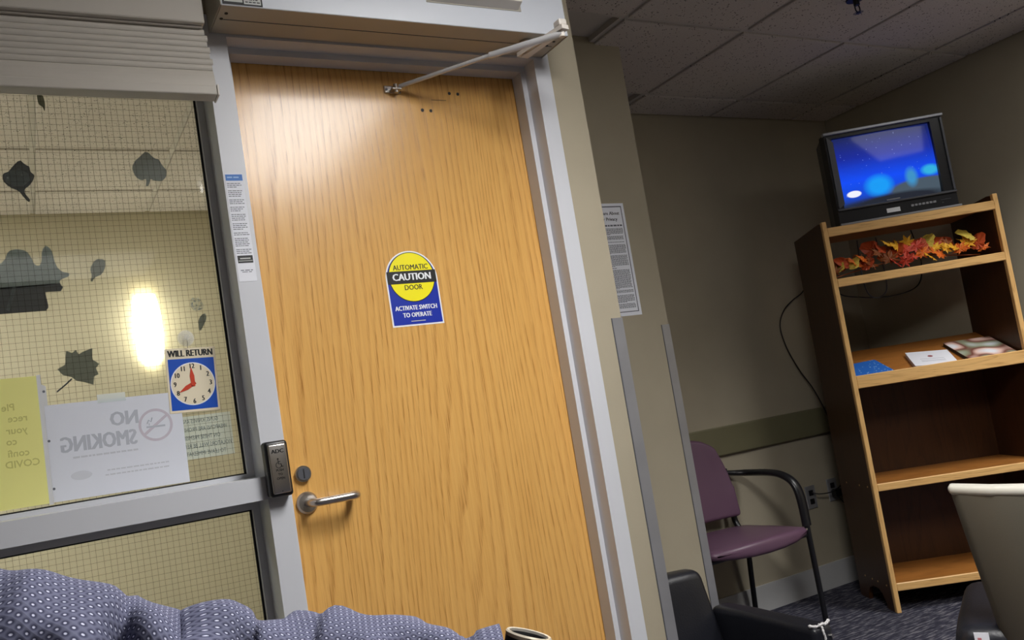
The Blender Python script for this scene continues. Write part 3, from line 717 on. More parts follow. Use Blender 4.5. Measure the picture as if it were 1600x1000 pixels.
# gel clings on the far side of the glass
def outline(pts, n=4):
    P = [Vector((p[0], p[1], 0)) for p in pts]; m = len(P); out = []
    for i in range(m):
        p0, p1, p2, p3 = P[i-1], P[i], P[(i+1) % m], P[(i+2) % m]
        for k_ in range(n):
            q = k_/n; c = 0.5*((2*p1)+(p2-p0)*q*0.6+(2*p0-5*p1+4*p2-p3)*q*q+(3*p1-p0-3*p2+p3)*q**3) if False else p1.lerp(p2, q)
            out.append((c.x, c.y))
    return out
def cling(name, label, pts, mat, round_=2):
    cx = sum(p[0] for p in pts)/len(pts); cz = sum(p[1] for p in pts)/len(pts)
    t = thing(name, label, 'window cling', (cx, 1.989, cz), group=None)
    q = [(p[0]-cx, p[1]-cz) for p in pts]
    for _ in range(round_):
        r = []
        for i in range(len(q)):
            a, b = q[i], q[(i+1) % len(q)]
            r += [(a[0]*.78+b[0]*.22, a[1]*.78+b[1]*.22), (a[0]*.22+b[0]*.78, a[1]*.22+b[1]*.78)]
        q = r
    MB().prism(q, 0.0, 0.0016).build('gel', mat, t, True); return t, cx, cz
cling('leaf_cling', 'tiny dark teardrop leaf cling just under the window blind', [(0.097, 2.03), (0.111, 2.024), (0.113, 2.003), (0.110, 1.984), (0.107, 1.998), (0.099, 2.001)], M['clingg'])
t, cx, cz = cling('leaf_cling', 'grey leaf cling with curled stem and shiny dots, upper left pane', [(0.048, 1.874), (0.058, 1.862), (0.066, 1.858), (0.066, 1.846), (0.074, 1.838), (0.070, 1.826), (0.060, 1.813), (0.051, 1.807), (0.050, 1.797), (0.060, 1.782), (0.056, 1.776), (0.046, 1.790), (0.040, 1.802), (0.021, 1.812), (0.010, 1.826), (0.012, 1.842), (0.024, 1.846), (0.030, 1.855)], M['cling3'], 1)
MB().prism([(0.016-cx, 1.822-cz), (0.030-cx, 1.814-cz), (0.05-cx, 1.814-cz), (0.064-cx, 1.826-cz), (0.062-cx, 1.842-cz), (0.045-cx, 1.852-cz), (0.026-cx, 1.848-cz), (0.015-cx, 1.838-cz)], -0.0006, 0.0).build('raised_print', M['cling'], t, True)
for (x, z) in ((0.021, 1.832), (0.049, 1.838)): MB().cyl((x-cx, z-cz), 0.0022, -0.001, -0.0005, n=10).build('shiny_dot', M['glint'], t, True)
cling('leaf_cling', 'broad grey heart-shaped leaf cling in the upper right of the pane', [(0.316, 1.897), (0.332, 1.878), (0.342, 1.876), (0.347, 1.862), (0.357, 1.848), (0.353, 1.832), (0.341, 1.822), (0.324, 1.824), (0.317, 1.829), (0.312, 1.812), (0.304, 1.810), (0.309, 1.829), (0.296, 1.824), (0.284, 1.834), (0.279, 1.856), (0.288, 1.872), (0.300, 1.882)], M['cling'], 1)
t, cx, cz = cling('shape_cling', 'large grey and black twin-humped cling at the left window edge', [(-0.06, 1.60), (-0.03, 1.63), (-0.004, 1.648), (0.004, 1.668), (0.020, 1.673), (0.038, 1.669), (0.047, 1.655), (0.052, 1.637), (0.060, 1.632), (0.067, 1.640), (0.070, 1.668), (0.080, 1.679), (0.090, 1.666), (0.094, 1.632), (0.104, 1.617), (0.120, 1.614), (0.118, 1.606), (0.099, 1.600), (0.098, 1.590), (-0.06, 1.585)], M['cling2'], 1)
MB().prism([(-0.06-cx, 1.532-cz), (0.064-cx, 1.533-cz), (0.070-cx, 1.540-cz), (0.067-cx, 1.574-cz), (0.098-cx, 1.574-cz), (0.103-cx, 1.582-cz), (0.098-cx, 1.592-cz), (-0.06-cx, 1.588-cz)], 0.0, 0.0016).build('black_base', M['cling3'], t, True)
MB().prism([(-0.012-cx, 1.54-cz), (-0.006-cx, 1.537-cz), (0.012-cx, 1.588-cz), (0.006-cx, 1.592-cz)], -0.0006, 0.0).build('grey_streak', M['cling'], t, True)
cling('leaf_cling', 'small grey-green oval leaf cling right of the humped cling', [(0.176, 1.642), (0.195, 1.642), (0.196, 1.625), (0.186, 1.606), (0.170, 1.601), (0.164, 1.590), (0.160, 1.594), (0.165, 1.604), (0.162, 1.622)], M['clingg'], 1)
cling('leaf_cling', 'tiny dark leaf cling above and right of the suction cup', [(0.390, 1.496), (0.402, 1.500), (0.401, 1.484), (0.393, 1.472), (0.385, 1.458), (0.381, 1.462), (0.382, 1.482)], M['clingg'], 1)
t, cx, cz = cling('leaf_cling', 'jagged grey maple leaf cling above the NO SMOKING sheet', [(0.094, 1.441), (0.105, 1.434), (0.113, 1.441), (0.118, 1.430), (0.128, 1.436), (0.147, 1.441), (0.144, 1.416), (0.157, 1.405), (0.149, 1.396), (0.153, 1.382), (0.143, 1.378), (0.140, 1.360), (0.122, 1.368), (0.108, 1.372), (0.098, 1.382), (0.082, 1.388), (0.072, 1.402), (0.088, 1.410)], M['clingg'], 0)
MB().tube([(0.098-cx, 0.0008, 1.378-cz), (0.086-cx, 0.0008, 1.368-cz), (0.066-cx, 0.0008, 1.353-cz)], 0.0018, 5).build('stem', M['cling3'], t, True)
t, cx, cz = cling('cling_residue', 'clear crinkled residue patch right of the sconce glow', [(0.372, 1.540), (0.392, 1.536), (0.400, 1.520), (0.395, 1.508), (0.376, 1.506), (0.368, 1.520)], M['residue'], 1)
rg = random.Random(9); mb = MB()
for i in range(26):
    x, z = rg.uniform(0.372, 0.397), rg.uniform(1.509, 1.537); r = rg.uniform(0.001, 0.003)
    mb.prism([(x+r*math.cos(a_+i)-cx, z+r*rg.uniform(.4, 1)*math.sin(a_+i)-cz) for a_ in (0, 1.3, 2.6, 4, 5.2)], -0.0005, 0.0)
mb.build('crinkle', M['glint'], t, True)['kind'] = 'stuff'

# ------------------------------------------------------------------ blind
t = thing('window_blind', 'raised grey-white horizontal window blind at the top of the window', 'blind', (-0.4, 1.80, 1.95))
bl0, bl1 = -1.15, 0.446
MB().rbox(bl0-0.005, bl1-0.004, 1.775, 1.835, 2.112, 2.172, 0.004, 2).build('head_rail', M['blind'], t)
MB().box(bl0, bl1-0.01, 1.788, 1.828, 2.108, 2.112).build('rail_reveal', M['blind'], t)
zt = 2.108
for i in range(7):
    z = zt - i*0.0135
    cv = [(1.798 - 0.003*math.sin(PI*q/6) - 0.0022*(q/6), z - 0.0150*q/6) for q in range(7)]
    pts = cv + [(p[0]+0.0012, p[1]) for p in reversed(cv)]
    MB().prism(pts, bl0, bl1 - 0.004 + 0.004*(i % 2) + i*0.0012, 'x').build('slat', M['blind'], t)
cv = [(1.799 - 0.004*math.sin(PI*q/6) - 0.010*(q/6), 2.016 - 0.046*q/6) for q in range(7)]
MB().prism(cv + [(p[0]+0.0015, p[1]) for p in reversed(cv)], bl0, bl1+0.004, 'x').build('slat', M['blind'], t)
MB().rbox(bl0, bl1+0.004, 1.782, 1.822, 1.950, 1.972, 0.003, 2).build('bottom_rail', M['blind'], t)
MB().rbox(bl1+0.004, bl1+0.008, 1.780, 1.824, 1.9485, 1.974, 0.001, 1).build('rail_end_cap', M['offwhite'], t)

# ------------------------------------------------------------------ bookcase in the corner (local: x along front, y depth, z up)
BA = math.radians(-31); BL = (3.325, 2.541, 0)
bc_ = thing('bookcase', 'tall oak bookcase with open upper shelves standing across the corner', 'bookcase', BL, BA)
BW, BD = 0.79, 0.385
def side(x0):
    pts = [(0.022, 0.0), (0.09, 0.0), (0.10, 0.03), (0.125, 0.062), (0.16, 0.078), (0.22, 0.078), (0.26, 0.062), (0.285, 0.03), (0.295, 0.0), (BD, 0.0), (BD, 1.775), (0.05, 1.79), (0.022, 1.785)]
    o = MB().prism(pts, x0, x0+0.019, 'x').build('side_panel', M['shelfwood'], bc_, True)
    MB().rbox(x0-0.001, x0+0.020, 0.0, 0.0225, 0.0, 1.79, 0.002, 1).build('edge_strip', M['edgez'], o) if False else None
    e = MB().rbox(x0-0.001, x0+0.020, 0.0, 0.022, 0.0, 1.79, 0.002, 1).build('front_edging', M['edgez'], bc_, True)
    return o
sl = side(0.0); side(BW-0.019)
for z in (0.075,):
    for y in (0.07, 0.13, 0.19, 0.26): pass
for (z, ys) in ((0.112, (0.06, 0.15, 0.21, 0.29)), (0.56, (0.06, 0.15, 0.3))):
    for y in ys: MB().cyl((y, z), 0.004, -0.0008, 0.0004, 'x', 10).build('screw_cap', M['edge'], bc_, True)
def shelf(zt, th, y1=BD, front=0.012):
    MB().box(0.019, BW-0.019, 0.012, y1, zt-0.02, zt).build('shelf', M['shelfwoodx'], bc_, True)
    MB().rbox(0.0195, BW-0.0195, 0.0, 0.012, zt-th, zt+0.0005, 0.0025, 1).build('shelf_edging', M['edge'], bc_, True)
shelf(1.759, 0.041); shelf(1.519, 0.038, 0.20); shelf(0.574, 0.033); shelf(0.129, 0.034)
# sloping display shelf with lip
MB().prism([(0.014, 1.020), (0.014, 1.036), (BD-0.02, 1.182), (BD-0.02, 1.166)], 0.019, BW-0.019, 'x').build('display_shelf', M['shelfwoodx'], bc_, True)
MB().rbox(0.0195, BW-0.0195, 0.0, 0.014, 1.010, 1.068, 0.0025, 1).build('display_lip', M['edge'], bc_, True)
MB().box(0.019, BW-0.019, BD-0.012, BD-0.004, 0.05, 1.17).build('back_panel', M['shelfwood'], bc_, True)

def bloc(x, y, z):
    c, s = math.cos(BA), math.sin(BA); return (BL[0] + x*c - y*s, BL[1] + x*s + y*c, z)
SLP = math.atan2(1.182-1.036, BD-0.034)
def slope_item(name, label, cat, x, y, rotz):
    z = 1.036 + (y-0.014)*math.tan(SLP)
    return thing(name, label, cat, bloc(x, y, z + 0.0005), rot=(Matrix.Rotation(BA, 3, 'Z') @ Matrix.Rotation(SLP, 3, 'X') @ Matrix.Rotation(rotz, 3, 'Z')).to_euler())
# blue brochure
t = slope_item('brochure', 'blue brochure lying at the left of the sloping bookcase shelf', 'brochure', 0.122, 0.125, 0.10)
MB().box(-0.098, 0.098, -0.09, 0.10, 0.0, 0.003).build('cover', M['brochure'], t, True)
t = slope_item('booklet_stack', 'white booklet lying in the middle of the sloping bookcase shelf', 'booklet', 0.415, 0.115, -0.22)
MB().box(-0.088, 0.088, -0.085, 0.085, 0.0, 0.018).build('page_block', M['paper'], t, True)
MB().box(-0.090, 0.090, -0.087, 0.087, 0.018, 0.0195).build('cover', M['paper'], t, True)
MB().cyl((0.0, 0.02), 0.011, 0.0195, 0.0198, 'z', 16).build('printed_crest', plain('red_grey_crest', (150, 80, 84), 0.6), t, True)
lines2 = MB()
for zz in (-0.01, -0.03, -0.042): lines2.box(-0.05, 0.05, zz-0.002, zz+0.002, 0.0195, 0.0198)
lines2.build('fine_print', M['faint'], t, True)['kind'] = 'stuff'
t = slope_item('magazine', 'colourful magazine lying at the right of the sloping bookcase shelf', 'magazine', 0.655, 0.135, -0.03)
MB().box(-0.105, 0.105, -0.105, 0.13, 0.0, 0.016).build('page_block', plain('dark_page_edges', (46, 40, 38), 0.6), t, True)
MB().box(-0.107, 0.107, -0.107, 0.132, 0.016, 0.018).build('cover', M['magazine'], t, True)

# television (local: x along front, y depth)
TA = math.radians(-32)
tx, ty, _ = bloc(0.094, 0.018, 0)
tv = thing('television', 'boxy black tube television switched on atop the bookcase', 'television', (tx, ty, 1.7605), TA)
TW, TH = 0.535, 0.445
fr = MB(); d0, d1 = 0.0, 0.07
fr.box(0, TW, d0+0.012, d1, 0.0, 0.012+0.065).box(0, TW, d0+0.012, d1, TH-0.03, TH-0.006).box(0, 0.032, d0+0.012, d1, 0.077, TH-0.03).box(TW-0.055, TW, d0+0.012, d1, 0.077, TH-0.03)
fr.build('cabinet_front', M['tvbody'], tv, True)
MB().prism([(0.0, 0.07), (TW, 0.07), (TW-0.03, 0.20), (TW-0.11, 0.36), (0.11, 0.36), (0.03, 0.20)], 0.0, TH-0.02, 'z').build('cabinet_back', M['tvbody'], tv, True)
MB().rbox(-0.004, TW+0.004, 0.0, 0.03, TH-0.014, TH, 0.003, 2).build('top_trim', M['tvsilver'], tv, True)
MB().prism([(0.008, 0.082), (0.034, 0.098), (0.034, TH-0.05), (0.008, TH-0.02)], 0.004, 0.0125, 'y').build('bezel_side', M['tvgrey'], tv, True)
MB().prism([(TW-0.012, 0.082), (TW-0.012, TH-0.02), (TW-0.003, TH-0.02), (TW-0.003, 0.082)], 0.004, 0.0125, 'y').build('bezel_side', M['tvgrey'], tv, True)
MB().rbox(0.0, TW, 0.002, 0.0125, 0.070, 0.080, 0.002, 1).build('lower_trim', M['tvgrey'], tv, True)
MB().rbox(-0.003, TW+0.006, -0.004, 0.0125, 0.0, 0.010, 0.002, 1).build('base_trim', M['tvsilver'], tv, True)
# bulging tube face
sx0, sx1, sz0, sz1 = 0.032, TW-0.052, 0.079, TH-0.031
nx, nz = 16, 12; vv = []; ff = []
for j in range(nz+1):
    for i in range(nx+1):
        a, b = i/nx*2-1, j/nz*2-1
        vv.append((sx0+(sx1-sx0)*i/nx, 0.034 - 0.016*(1-a*a*0.6-b*b*0.4), sz0+(sz1-sz0)*j/nz))
for j in range(nz):
    for i in range(nx): ff.append((j*(nx+1)+i, j*(nx+1)+i+1, (j+1)*(nx+1)+i+1, (j+1)*(nx+1)+i))
mesh_obj('screen', vv, ff, M['screen'], tv, True, smooth=True)
MB().box(0.225, 0.285, 0.0095, 0.0125, 0.083, 0.0885).build('name_badge', M['tvsilver'], tv, True)
MB().box(0.215, 0.275, 0.009, 0.0125, 0.026, 0.046).build('sticker', M['white'], tv, True)
for i in range(7): MB().rbox(0.325+i*0.0165, 0.338+i*0.0165, 0.008, 0.0125, 0.036, 0.046, 0.001, 1).build('button', M['tvsilver'], tv, True)
MB().box(0.46, 0.505, 0.0105, 0.0125, 0.044, 0.046).box(0.465, 0.469, 0.0105, 0.0125, 0.03, 0.034).build('panel_marking', M['tvgrey'], tv, True)

# leaf garland on the second shelf
def leaf_mesh(kind, mat):
    rg = random.Random(kind*13+1); pts = []
    if kind % 3 < 2:      # maple
        lobes = [(-150, .62), (-95, .82), (-48, .95), (0, 1.1), (48, .95), (95, .82), (150, .62)]
        for a, r in lobes:
            r *= rg.uniform(.85, 1.1)
            pts += [(a-20, r*.48), (a-11, r*.66), (a-7, r*.7), (a, r), (a+7, r*.7), (a+11, r*.66)]
        pts += [(172, .3), (188, .3)]
    else:
        pts = [(a, .45 + .62*max(0, math.cos(math.radians(a)))**1.2 + (0.06 if (a//18) % 2 else 0)) for a in range(-176, 180, 18)]
    P = [(r*math.sin(math.radians(a)), r*math.cos(math.radians(a))) for a, r in pts]
    v = [(0, 0, 0)]; cu = rg.uniform(.15, .45)
    for x, y in P: v.append((x, y, cu*(x*x) - .25*abs(x) + rg.uniform(-.08, .08) + .12*math.sin(3*y)))
    n = len(P); f = [(0, 1+i, 1+(i+1) % n) for i in range(n)]
    v2 = [(a, b, c-0.02) for a, b, c in v]
    m = len(v); f += [(m, m+1+(i+1) % n, m+1+i) for i in range(n)] + [(1+i, m+1+i, m+1+(i+1) % n, 1+(i+1) % n) for i in range(n)]
    me = bpy.data.meshes.new('leaf'); me.from_pydata(v+v2, [], f); me.materials.append(mat); return me
LM = [leaf_mesh(i, LEAF[i % 6]) for i in range(12)]
gar = thing('leaf_garland', 'garland of orange, red and gold autumn leaves on the bookcase shelf', 'garland', bloc(0.04, 0.04, 1.5195), BA)
gp = spline([(-0.005, 0.05, 0.012), (0.10, 0.06, 0.03), (0.22, 0.06, 0.045), (0.34, 0.07, 0.05), (0.46, 0.06, 0.05), (0.58, 0.07, 0.03), (0.68, 0.06, 0.015)], 6)
MB().tube(gp, 0.003, 6).build('stem', LEAF[4], gar, True)
rg = random.Random(44)
def put_leaf(mi, x, y, z, s, rx, ry, rz):
    o = bpy.data.objects.new('leaf', LM[mi]); COL.objects.link(o); o.parent = gar; o.location = (x, y, z); o.scale = (s, s, s); o.rotation_euler = (rx, ry, rz)
spec = [(.00, .0, .03, 4), (.03, .0, .04, 5), (.06, .01, .055, 2), (.09, -.01, .045, 5), (.115, .0, .05, 1), (.14, -.01, .06, 1), (.15, .0, .035, 2), (.18, .0, .04, 4), (.21, -.015, .075, 4), (.235, .0, .085, 2), (.25, -.02, .045, 4),
        (.27, -.01, .10, 0), (.29, -.02, .065, 2), (.27, -.035, .02, 3), (.31, .0, .085, 0), (.33, -.02, .07, 3), (.345, -.035, .04, 3), (.35, .0, .095, 0), (.38, -.02, .075, 3), (.395, -.03, .045, 1), (.41, -.01, .065, 2), (.43, -.03, .03, 0),
        (.44, .0, .08, 5), (.46, -.02, .06, 0), (.475, -.03, .035, 1), (.49, .0, .075, 2), (.51, -.02, .05, 0), (.53, .0, .065, 4), (.55, -.015, .05, 0), (.575, -.01, .04, 1), (.60, .0, .045, 1), (.635, .0, .085, 5), (.625, .0, .06, 0), (.665, .0, .05, 2), (.685, .0, .035, 1),
        (.20, .03, .09, 2), (.30, .04, .10, 4), (.40, .03, .09, 4), (.24, .03, .06, 1), (.36, .04, .06, 2), (.50, .03, .09, 5), (.12, .03, .06, 4), (.05, .03, .05, 2), (.56, .04, .07, 2), (.31, -.04, .015, 3)]
for (x, y, z, c) in spec:
    cands = [i for i in range(12) if i % 6 == c]
    put_leaf(rg.choice(cands), x, y+0.032, max(0.034, z*1.25+0.002), rg.uniform(0.044, 0.062), rg.uniform(0.45, 1.2), rg.uniform(-.6, .6), rg.uniform(-.9, .9))

# loose cables behind the bookcase
def cable(name, label, pts, r, mat, cat='cable'):
    o = auto_smooth(MB().tube(spline(pts, 8), r, 8).build(name, mat), 60); tag(o, label, cat); return o
cable('power_cord', 'thin black cord looping down the wall left of the bookcase', [bloc(0.06, BD+0.02, 1.62), (3.735, 3.045, 1.545), (3.66, 3.056, 1.505), (3.585, 3.064, 1.455), (3.535, 3.064, 1.375), (3.55, 3.062, 1.26), (3.61, 3.058, 1.13), (3.675, 3.048, 1.02), (3.73, 3.035, 0.86), (3.765, 3.03, 0.66), (3.76, 3.04, 0.53), (3.715, 3.05, 0.487)], 0.0032, M['black'])
cable('coax_cable', 'grey coaxial cable looping behind the open bookcase shelves', [bloc(0.27, BD-0.085, 1.72), bloc(0.262, BD-0.085, 1.55), bloc(0.275, BD-0.085, 1.45), bloc(0.32, BD-0.085, 1.425), bloc(0.365, BD-0.085, 1.46), bloc(0.37, BD-0.085, 1.58), bloc(0.36, BD-0.085, 1.72)], 0.0035, M['tvgrey'])
cable('black_cable', 'black cable sagging behind the bookcase garland shelf', [bloc(0.10, BD-0.03, 1.735), bloc(0.14, BD-0.035, 1.50), bloc(0.26, BD-0.045, 1.44), bloc(0.42, BD-0.045, 1.425), bloc(0.54, BD-0.04, 1.46), bloc(0.58, BD-0.03, 1.58), bloc(0.56, BD-0.03, 1.735)], 0.003, M['black'])
# wall outlets
def outlet(x, z, label, plug):
    t = thing('wall_outlet', label, 'outlet', (x, YFAR, z-0.058))
    MB().rbox(-0.036, 0.036, -0.007, -0.0002, 0, 0.116, 0.002, 1).build('cover_plate', M['guard'], t, True)
    for zz in (0.036, 0.080): MB().rbox(-0.016, 0.016, -0.010, -0.006, zz-0.014, zz+0.014, 0.002, 1).build('socket', M['black'], t, True)
    if plug: MB().rbox(-0.022, 0.026, -0.04, -0.0095, 0.022, 0.062, 0.006, 2).build('plug', M['black'], t, True)
outlet(3.532, 0.475, 'steel wall outlet plate nearest the purple chair', False)
outlet(3.70, 0.485, 'wall outlet with black plug tucked behind the bookcase side', True)
cable('adapter_cord', 'short black cord drooping between the two wall outlets', [(3.715, 3.03, 0.50), (3.64, 3.03, 0.483), (3.56, 3.04, 0.487), (3.535, 3.062, 0.50)], 0.0028, M['black'])
cable('hanging_cord', 'black cord dangling from the outlet to the floor', [(3.70, 3.045, 0.45), (3.75, 3.03, 0.38), (3.80, 3.03, 0.33), (3.83, 3.04, 0.22), (3.86, 3.04, 0.02)], 0.0025, M['black'])

# ------------------------------------------------------------------ purple armchair (world-aligned, faces -y)
ch = thing('waiting_chair', 'purple vinyl waiting chair with black arms against the far wall', 'chair', (2.738, 2.86, 0))
def soft(name, mat, par, x0, x1, y0, y1, z0, z1, r, seg=4, fn=None):
    mb = MB().rbox(x0, x1, y0, y1, z0, z1, r, seg)
    bm = bmesh.new(); vs_ = [bm.verts.new(v) for v in mb.v]
    for f in mb.f: bm.faces.new([vs_[i] for i in f])
    bmesh.ops.subdivide_edges(bm, edges=[e for e in bm.edges if e.calc_length() > 0.06], cuts=5, use_grid_fill=True)
    bm.verts.index_update()
    V = [fn(*v.co) if fn else tuple(v.co) for v in bm.verts]; F = [[v.index for v in f.verts] for f in bm.faces]; bm.free()
    return auto_smooth(mesh_obj(name, V, F, mat, par, True), 50)
def seatfn(x, y, z):
    w_ = 1 - 0.10*max(0, (y+0.05)/0.25); q = abs(x)/0.29
    fy = y + (0.055*q**3 if y < 0 else 0)
    return (x*w_, fy, z + (0.012*(1-q*q) if z > 0.42 else 0.02*q*q) + 0.02*max(0, -y)/0.2*0 )
soft('seat', M['purple'], ch, -0.295, 0.285, -0.235, 0.17, 0.388, 0.442, 0.022, 4, seatfn)
def backfn(x, y, z):
    tt = (z-0.50)/0.38; w_ = 1 - 0.28*max(0, tt-0.45)**1.6/0.38 - 0.06*(1-tt)
    return (x*w_, y + 0.05*tt - 0.03*(x/0.2)**2 + 0.02, z - 0.05*(abs(x)/0.2)**3*(tt > .5))
soft('backrest', M['purple'], ch, -0.205, 0.205, 0.105, 0.150, 0.50, 0.885, 0.020, 4, backfn)
for s in (-1, 1):
    # one bent tube: rear upright, armrest, front upright
    x = s*0.312
    ap = spline([(s*0.215, 0.185, 0.70), (s*0.27, 0.17, 0.690), (x, 0.12, 0.684), (x, 0.0, 0.682), (x, -0.075, 0.668), (x, -0.13, 0.63), (x, -0.152, 0.56), (x, -0.157, 0.44)], 6)
    auto_smooth(MB().tube(ap, [0.014+0.006*min(1, i/10) for i in range(len(ap))], 12, flat=(1.35, 0.8)).build('armrest', M['blackmetal'], ch, True), 50)
    auto_smooth(MB().tube([(x, -0.157, 0.44), (x, -0.165, 0.0)], 0.0125, 12).build('leg', M['blackmetal'], ch, True), 50)
    auto_smooth(MB().tube(spline([(s*0.235, 0.13, 0.41), (s*0.235, 0.15, 0.28), (s*0.245, 0.18, 0.0)], 5), 0.0125, 12).build('leg', M['blackmetal'], ch, True), 50)
    auto_smooth(MB().tube(spline([(s*0.205, 0.12, 0.40), (s*0.205, 0.165, 0.47), (s*0.208, 0.172, 0.56), (s*0.212, 0.185, 0.72)], 5), 0.014, 10).build('back_upright', M['blackmetal'], ch, True), 50)
    MB().cyl((-0.157, 0.425), 0.009, min(x, x-s*0.03), max(x, x-s*0.03), 'x', 12).build('bolt', M['steel'], ch, True)
MB().tube([(-0.312, -0.15, 0.40), (0.312, -0.15, 0.40)], 0.011, 10).tube([(-0.235, 0.13, 0.39), (0.235, 0.13, 0.39)], 0.011, 10).build('seat_frame', M['blackmetal'], ch, True)

# ------------------------------------------------------------------ low black armchair in the recess (faces -y)
lc = thing('low_armchair', 'low black vinyl armchair with torn arm tucked in the recess', 'chair', (1.90, 2.20, 0))
def lbk(x, y, z): return (x, y + 0.08*(z-0.2)/0.3, z - 0.012*(abs(x)/0.19)**2)
soft('backrest', M['blackvinyl'], lc, -0.205, 0.165, 0.045, 0.13, 0.16, 0.505, 0.03, 4, lbk)
soft('seat_cushion', M['blackvinyl'], lc, -0.165, 0.165, -0.30, 0.06, 0.15, 0.265, 0.03, 4)
for s in (-1, 1):
    def armfn(x, y, z, s=s): return (x, y, z - (0.012*max(0, -(y+0.02))/0.28 if z > 0.2 else 0))
    ar = soft('armrest', M['blackvinyl'], lc, s*0.165+(-0.0 if s > 0 else -0.085), s*0.165+(0.085 if s > 0 else 0.0), -0.325, 0.125, 0.045, 0.365, 0.022, 4, armfn)
    if s > 0:
        mb = MB(); rg = random.Random(8)
        tp = spline([(0.168, -0.300, 0.357), (0.185, -0.315, 0.353), (0.205, -0.322, 0.358), (0.222, -0.318, 0.352), (0.245, -0.312, 0.357), (0.252, -0.300, 0.345)], 4)
        mb.tube(tp, [0.002+0.004*abs(math.sin(i*1.3)) for i in range(len(tp))], 6)
        tp = spline([(0.20, -0.324, 0.352), (0.196, -0.330, 0.335), (0.200, -0.330, 0.315), (0.194, -0.329, 0.30)], 4)
        mb.tube(tp, [0.0018+0.0022*abs(math.sin(i*1.7)) for i in range(len(tp))], 6)
        mb.build('torn_lining', M['stuffing'], ar) if False else mb.build('torn_lining', M['stuffing'], lc, True)
        MB().cyl((0.232, 0.315), 0.006, -0.331, -0.322, 'y', 14).build('upholstery_nail', M['steel'], lc, True)
for sx in (-0.18, 0.18):
    for sy in (-0.27, 0.09): MB().cyl((sx, sy), 0.018, 0.0, 0.06, 'z', 14).build('foot', M['blackmetal'], lc, True)

# ------------------------------------------------------------------ pale chair at the right edge (local: y forward of the chair, x to its right)
PA = math.radians(-62)
pc = thing('pale_backed_chair', 'pale grey-beige backed chair with black seat, at the right edge', 'chair', (1.98, 1.02, 0), PA)
def shellfn(x, y, z):
    tt = (z-0.30)/0.52; w_ = 0.74 + 0.26*max(0, tt)
    return (x*w_, y - 0.06*tt + 0.10*(x/0.24)**2 - 0.02*math.sin(PI*max(0, min(1, tt))), z)
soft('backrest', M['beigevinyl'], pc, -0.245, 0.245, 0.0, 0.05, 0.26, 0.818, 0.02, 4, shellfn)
soft('lit_top_welt', plain('lit_vinyl_welt', (206, 203, 192), 0.4), pc, -0.247, 0.247, -0.003, 0.053, 0.800, 0.822, 0.009, 3, shellfn)  # top piping, coloured paler to carry the overhead light on it
def stfn(x, y, z): return (x*(1-0.1*max(0, (0.2-y))), y, z - 0.03*(abs(x)/0.25)**2*(z < .43))
soft('seat', M['blackvinyl'], pc, -0.30, 0.30, 0.055, 0.53, 0.38, 0.485, 0.04, 4, stfn)
lt = MB().box(-0.252, -0.222, 0.045, 0.0465, 0.405, 0.478).build('law_tag', M['paper'], pc, True)
MB().box(-0.246, -0.238, 0.0444, 0.045, 0.425, 0.466).build('tag_print', M['tagpink'], pc, True)
for sx in (-0.2, 0.2):
    for sy in (0.10, 0.46): auto_smooth(MB().tube([(sx, sy, 0.38), (sx*1.12, sy + (0.04 if sy > .3 else -0.04), 0.0)], 0.013, 12).build('leg', M['blackmetal'], pc, True), 50)

# ------------------------------------------------------------------ person's arm in the foreground
per = thing('person', "person's forearm in a dotted grey-blue sleeve with a metal wristwatch", 'person', (0.12, 0.6, 0.9))
# top outline of the sleeve: (x, y, ztop, radius)
ST = [(-0.30, 0.44, 1.130, 0.070), (-0.20, 0.54, 1.128, 0.070), (-0.12, 0.60, 1.122, 0.068), (-0.06, 0.618, 1.116, 0.064), (-0.022, 0.62, 1.111, 0.061), (0.012, 0.62, 1.101, 0.058), (0.041, 0.62, 1.082, 0.055), (0.075, 0.615, 1.064, 0.052),
      (0.092, 0.612, 1.066, 0.052), (0.110, 0.610, 1.056, 0.050), (0.125, 0.607, 1.047, 0.049), (0.150, 0.601, 1.044, 0.048), (0.175, 0.595, 1.041, 0.047), (0.214, 0.582, 1.031, 0.045), (0.243, 0.570, 1.017, 0.042), (0.263, 0.561, 1.006, 0.039), (0.278, 0.554, 1.010, 0.040), (0.289, 0.549, 1.010, 0.040)]
fine = spline([(a, b, c) for a, b, c, d in ST], 8); rr = spline([(d, 0, 0) for a, b, c, d in ST], 8)
NSEG = 72; vv = []; uu = []; ff = []; L_ = 0.0
for i, p in enumerate(fine):
    r = rr[i].x; tdir = (fine[min(i+1, len(fine)-1)] - fine[max(i-1, 0)]); tdir.z *= 0.3; tdir.normalize()
    side_ = Vector((-tdir.y, tdir.x, 0)).normalized(); up_ = tdir.cross(side_) * (1 if tdir.cross(side_).z > 0 else -1)
    cen = Vector((p.x, p.y, p.z - 0.004 - r))
    if i: L_ += (fine[i]-fine[i-1]).length
    for k_ in range(NSEG+1):
        a = 2*PI*k_/NSEG; ca, sa = math.cos(a), math.sin(a)
        # folds: diagonal creases, faded out on the very top line so the outline holds
        fo = 0.006*math.sin(p.x*95 + a*2.2) + 0.004*math.sin(p.x*170 - a*3.1 + 1.2) + 0.003*math.sin(p.x*60 + a*5)
        crease = -0.012*math.exp(-((p.x - 0.022 - 0.016*math.sin(a*1.0))/0.006)**2) - 0.008*math.exp(-((p.x - 0.168 + 0.01*ca)/0.004)**2) - 0.010*math.exp(-((p.x - 0.262 + 0.03*max(0, -ca))/0.006)**2)
        fade = min(1.0, 0.25 + 1.3*(1-max(0, sa))**0.5)
        q = r + (fo + crease)*fade*min(1, r/0.05)*(0.3 if p.x > 0.275 else 1)
        vv.append(tuple(cen + side_*(-ca)*q + up_*sa*q)); uu.append((L_, a*0.05))
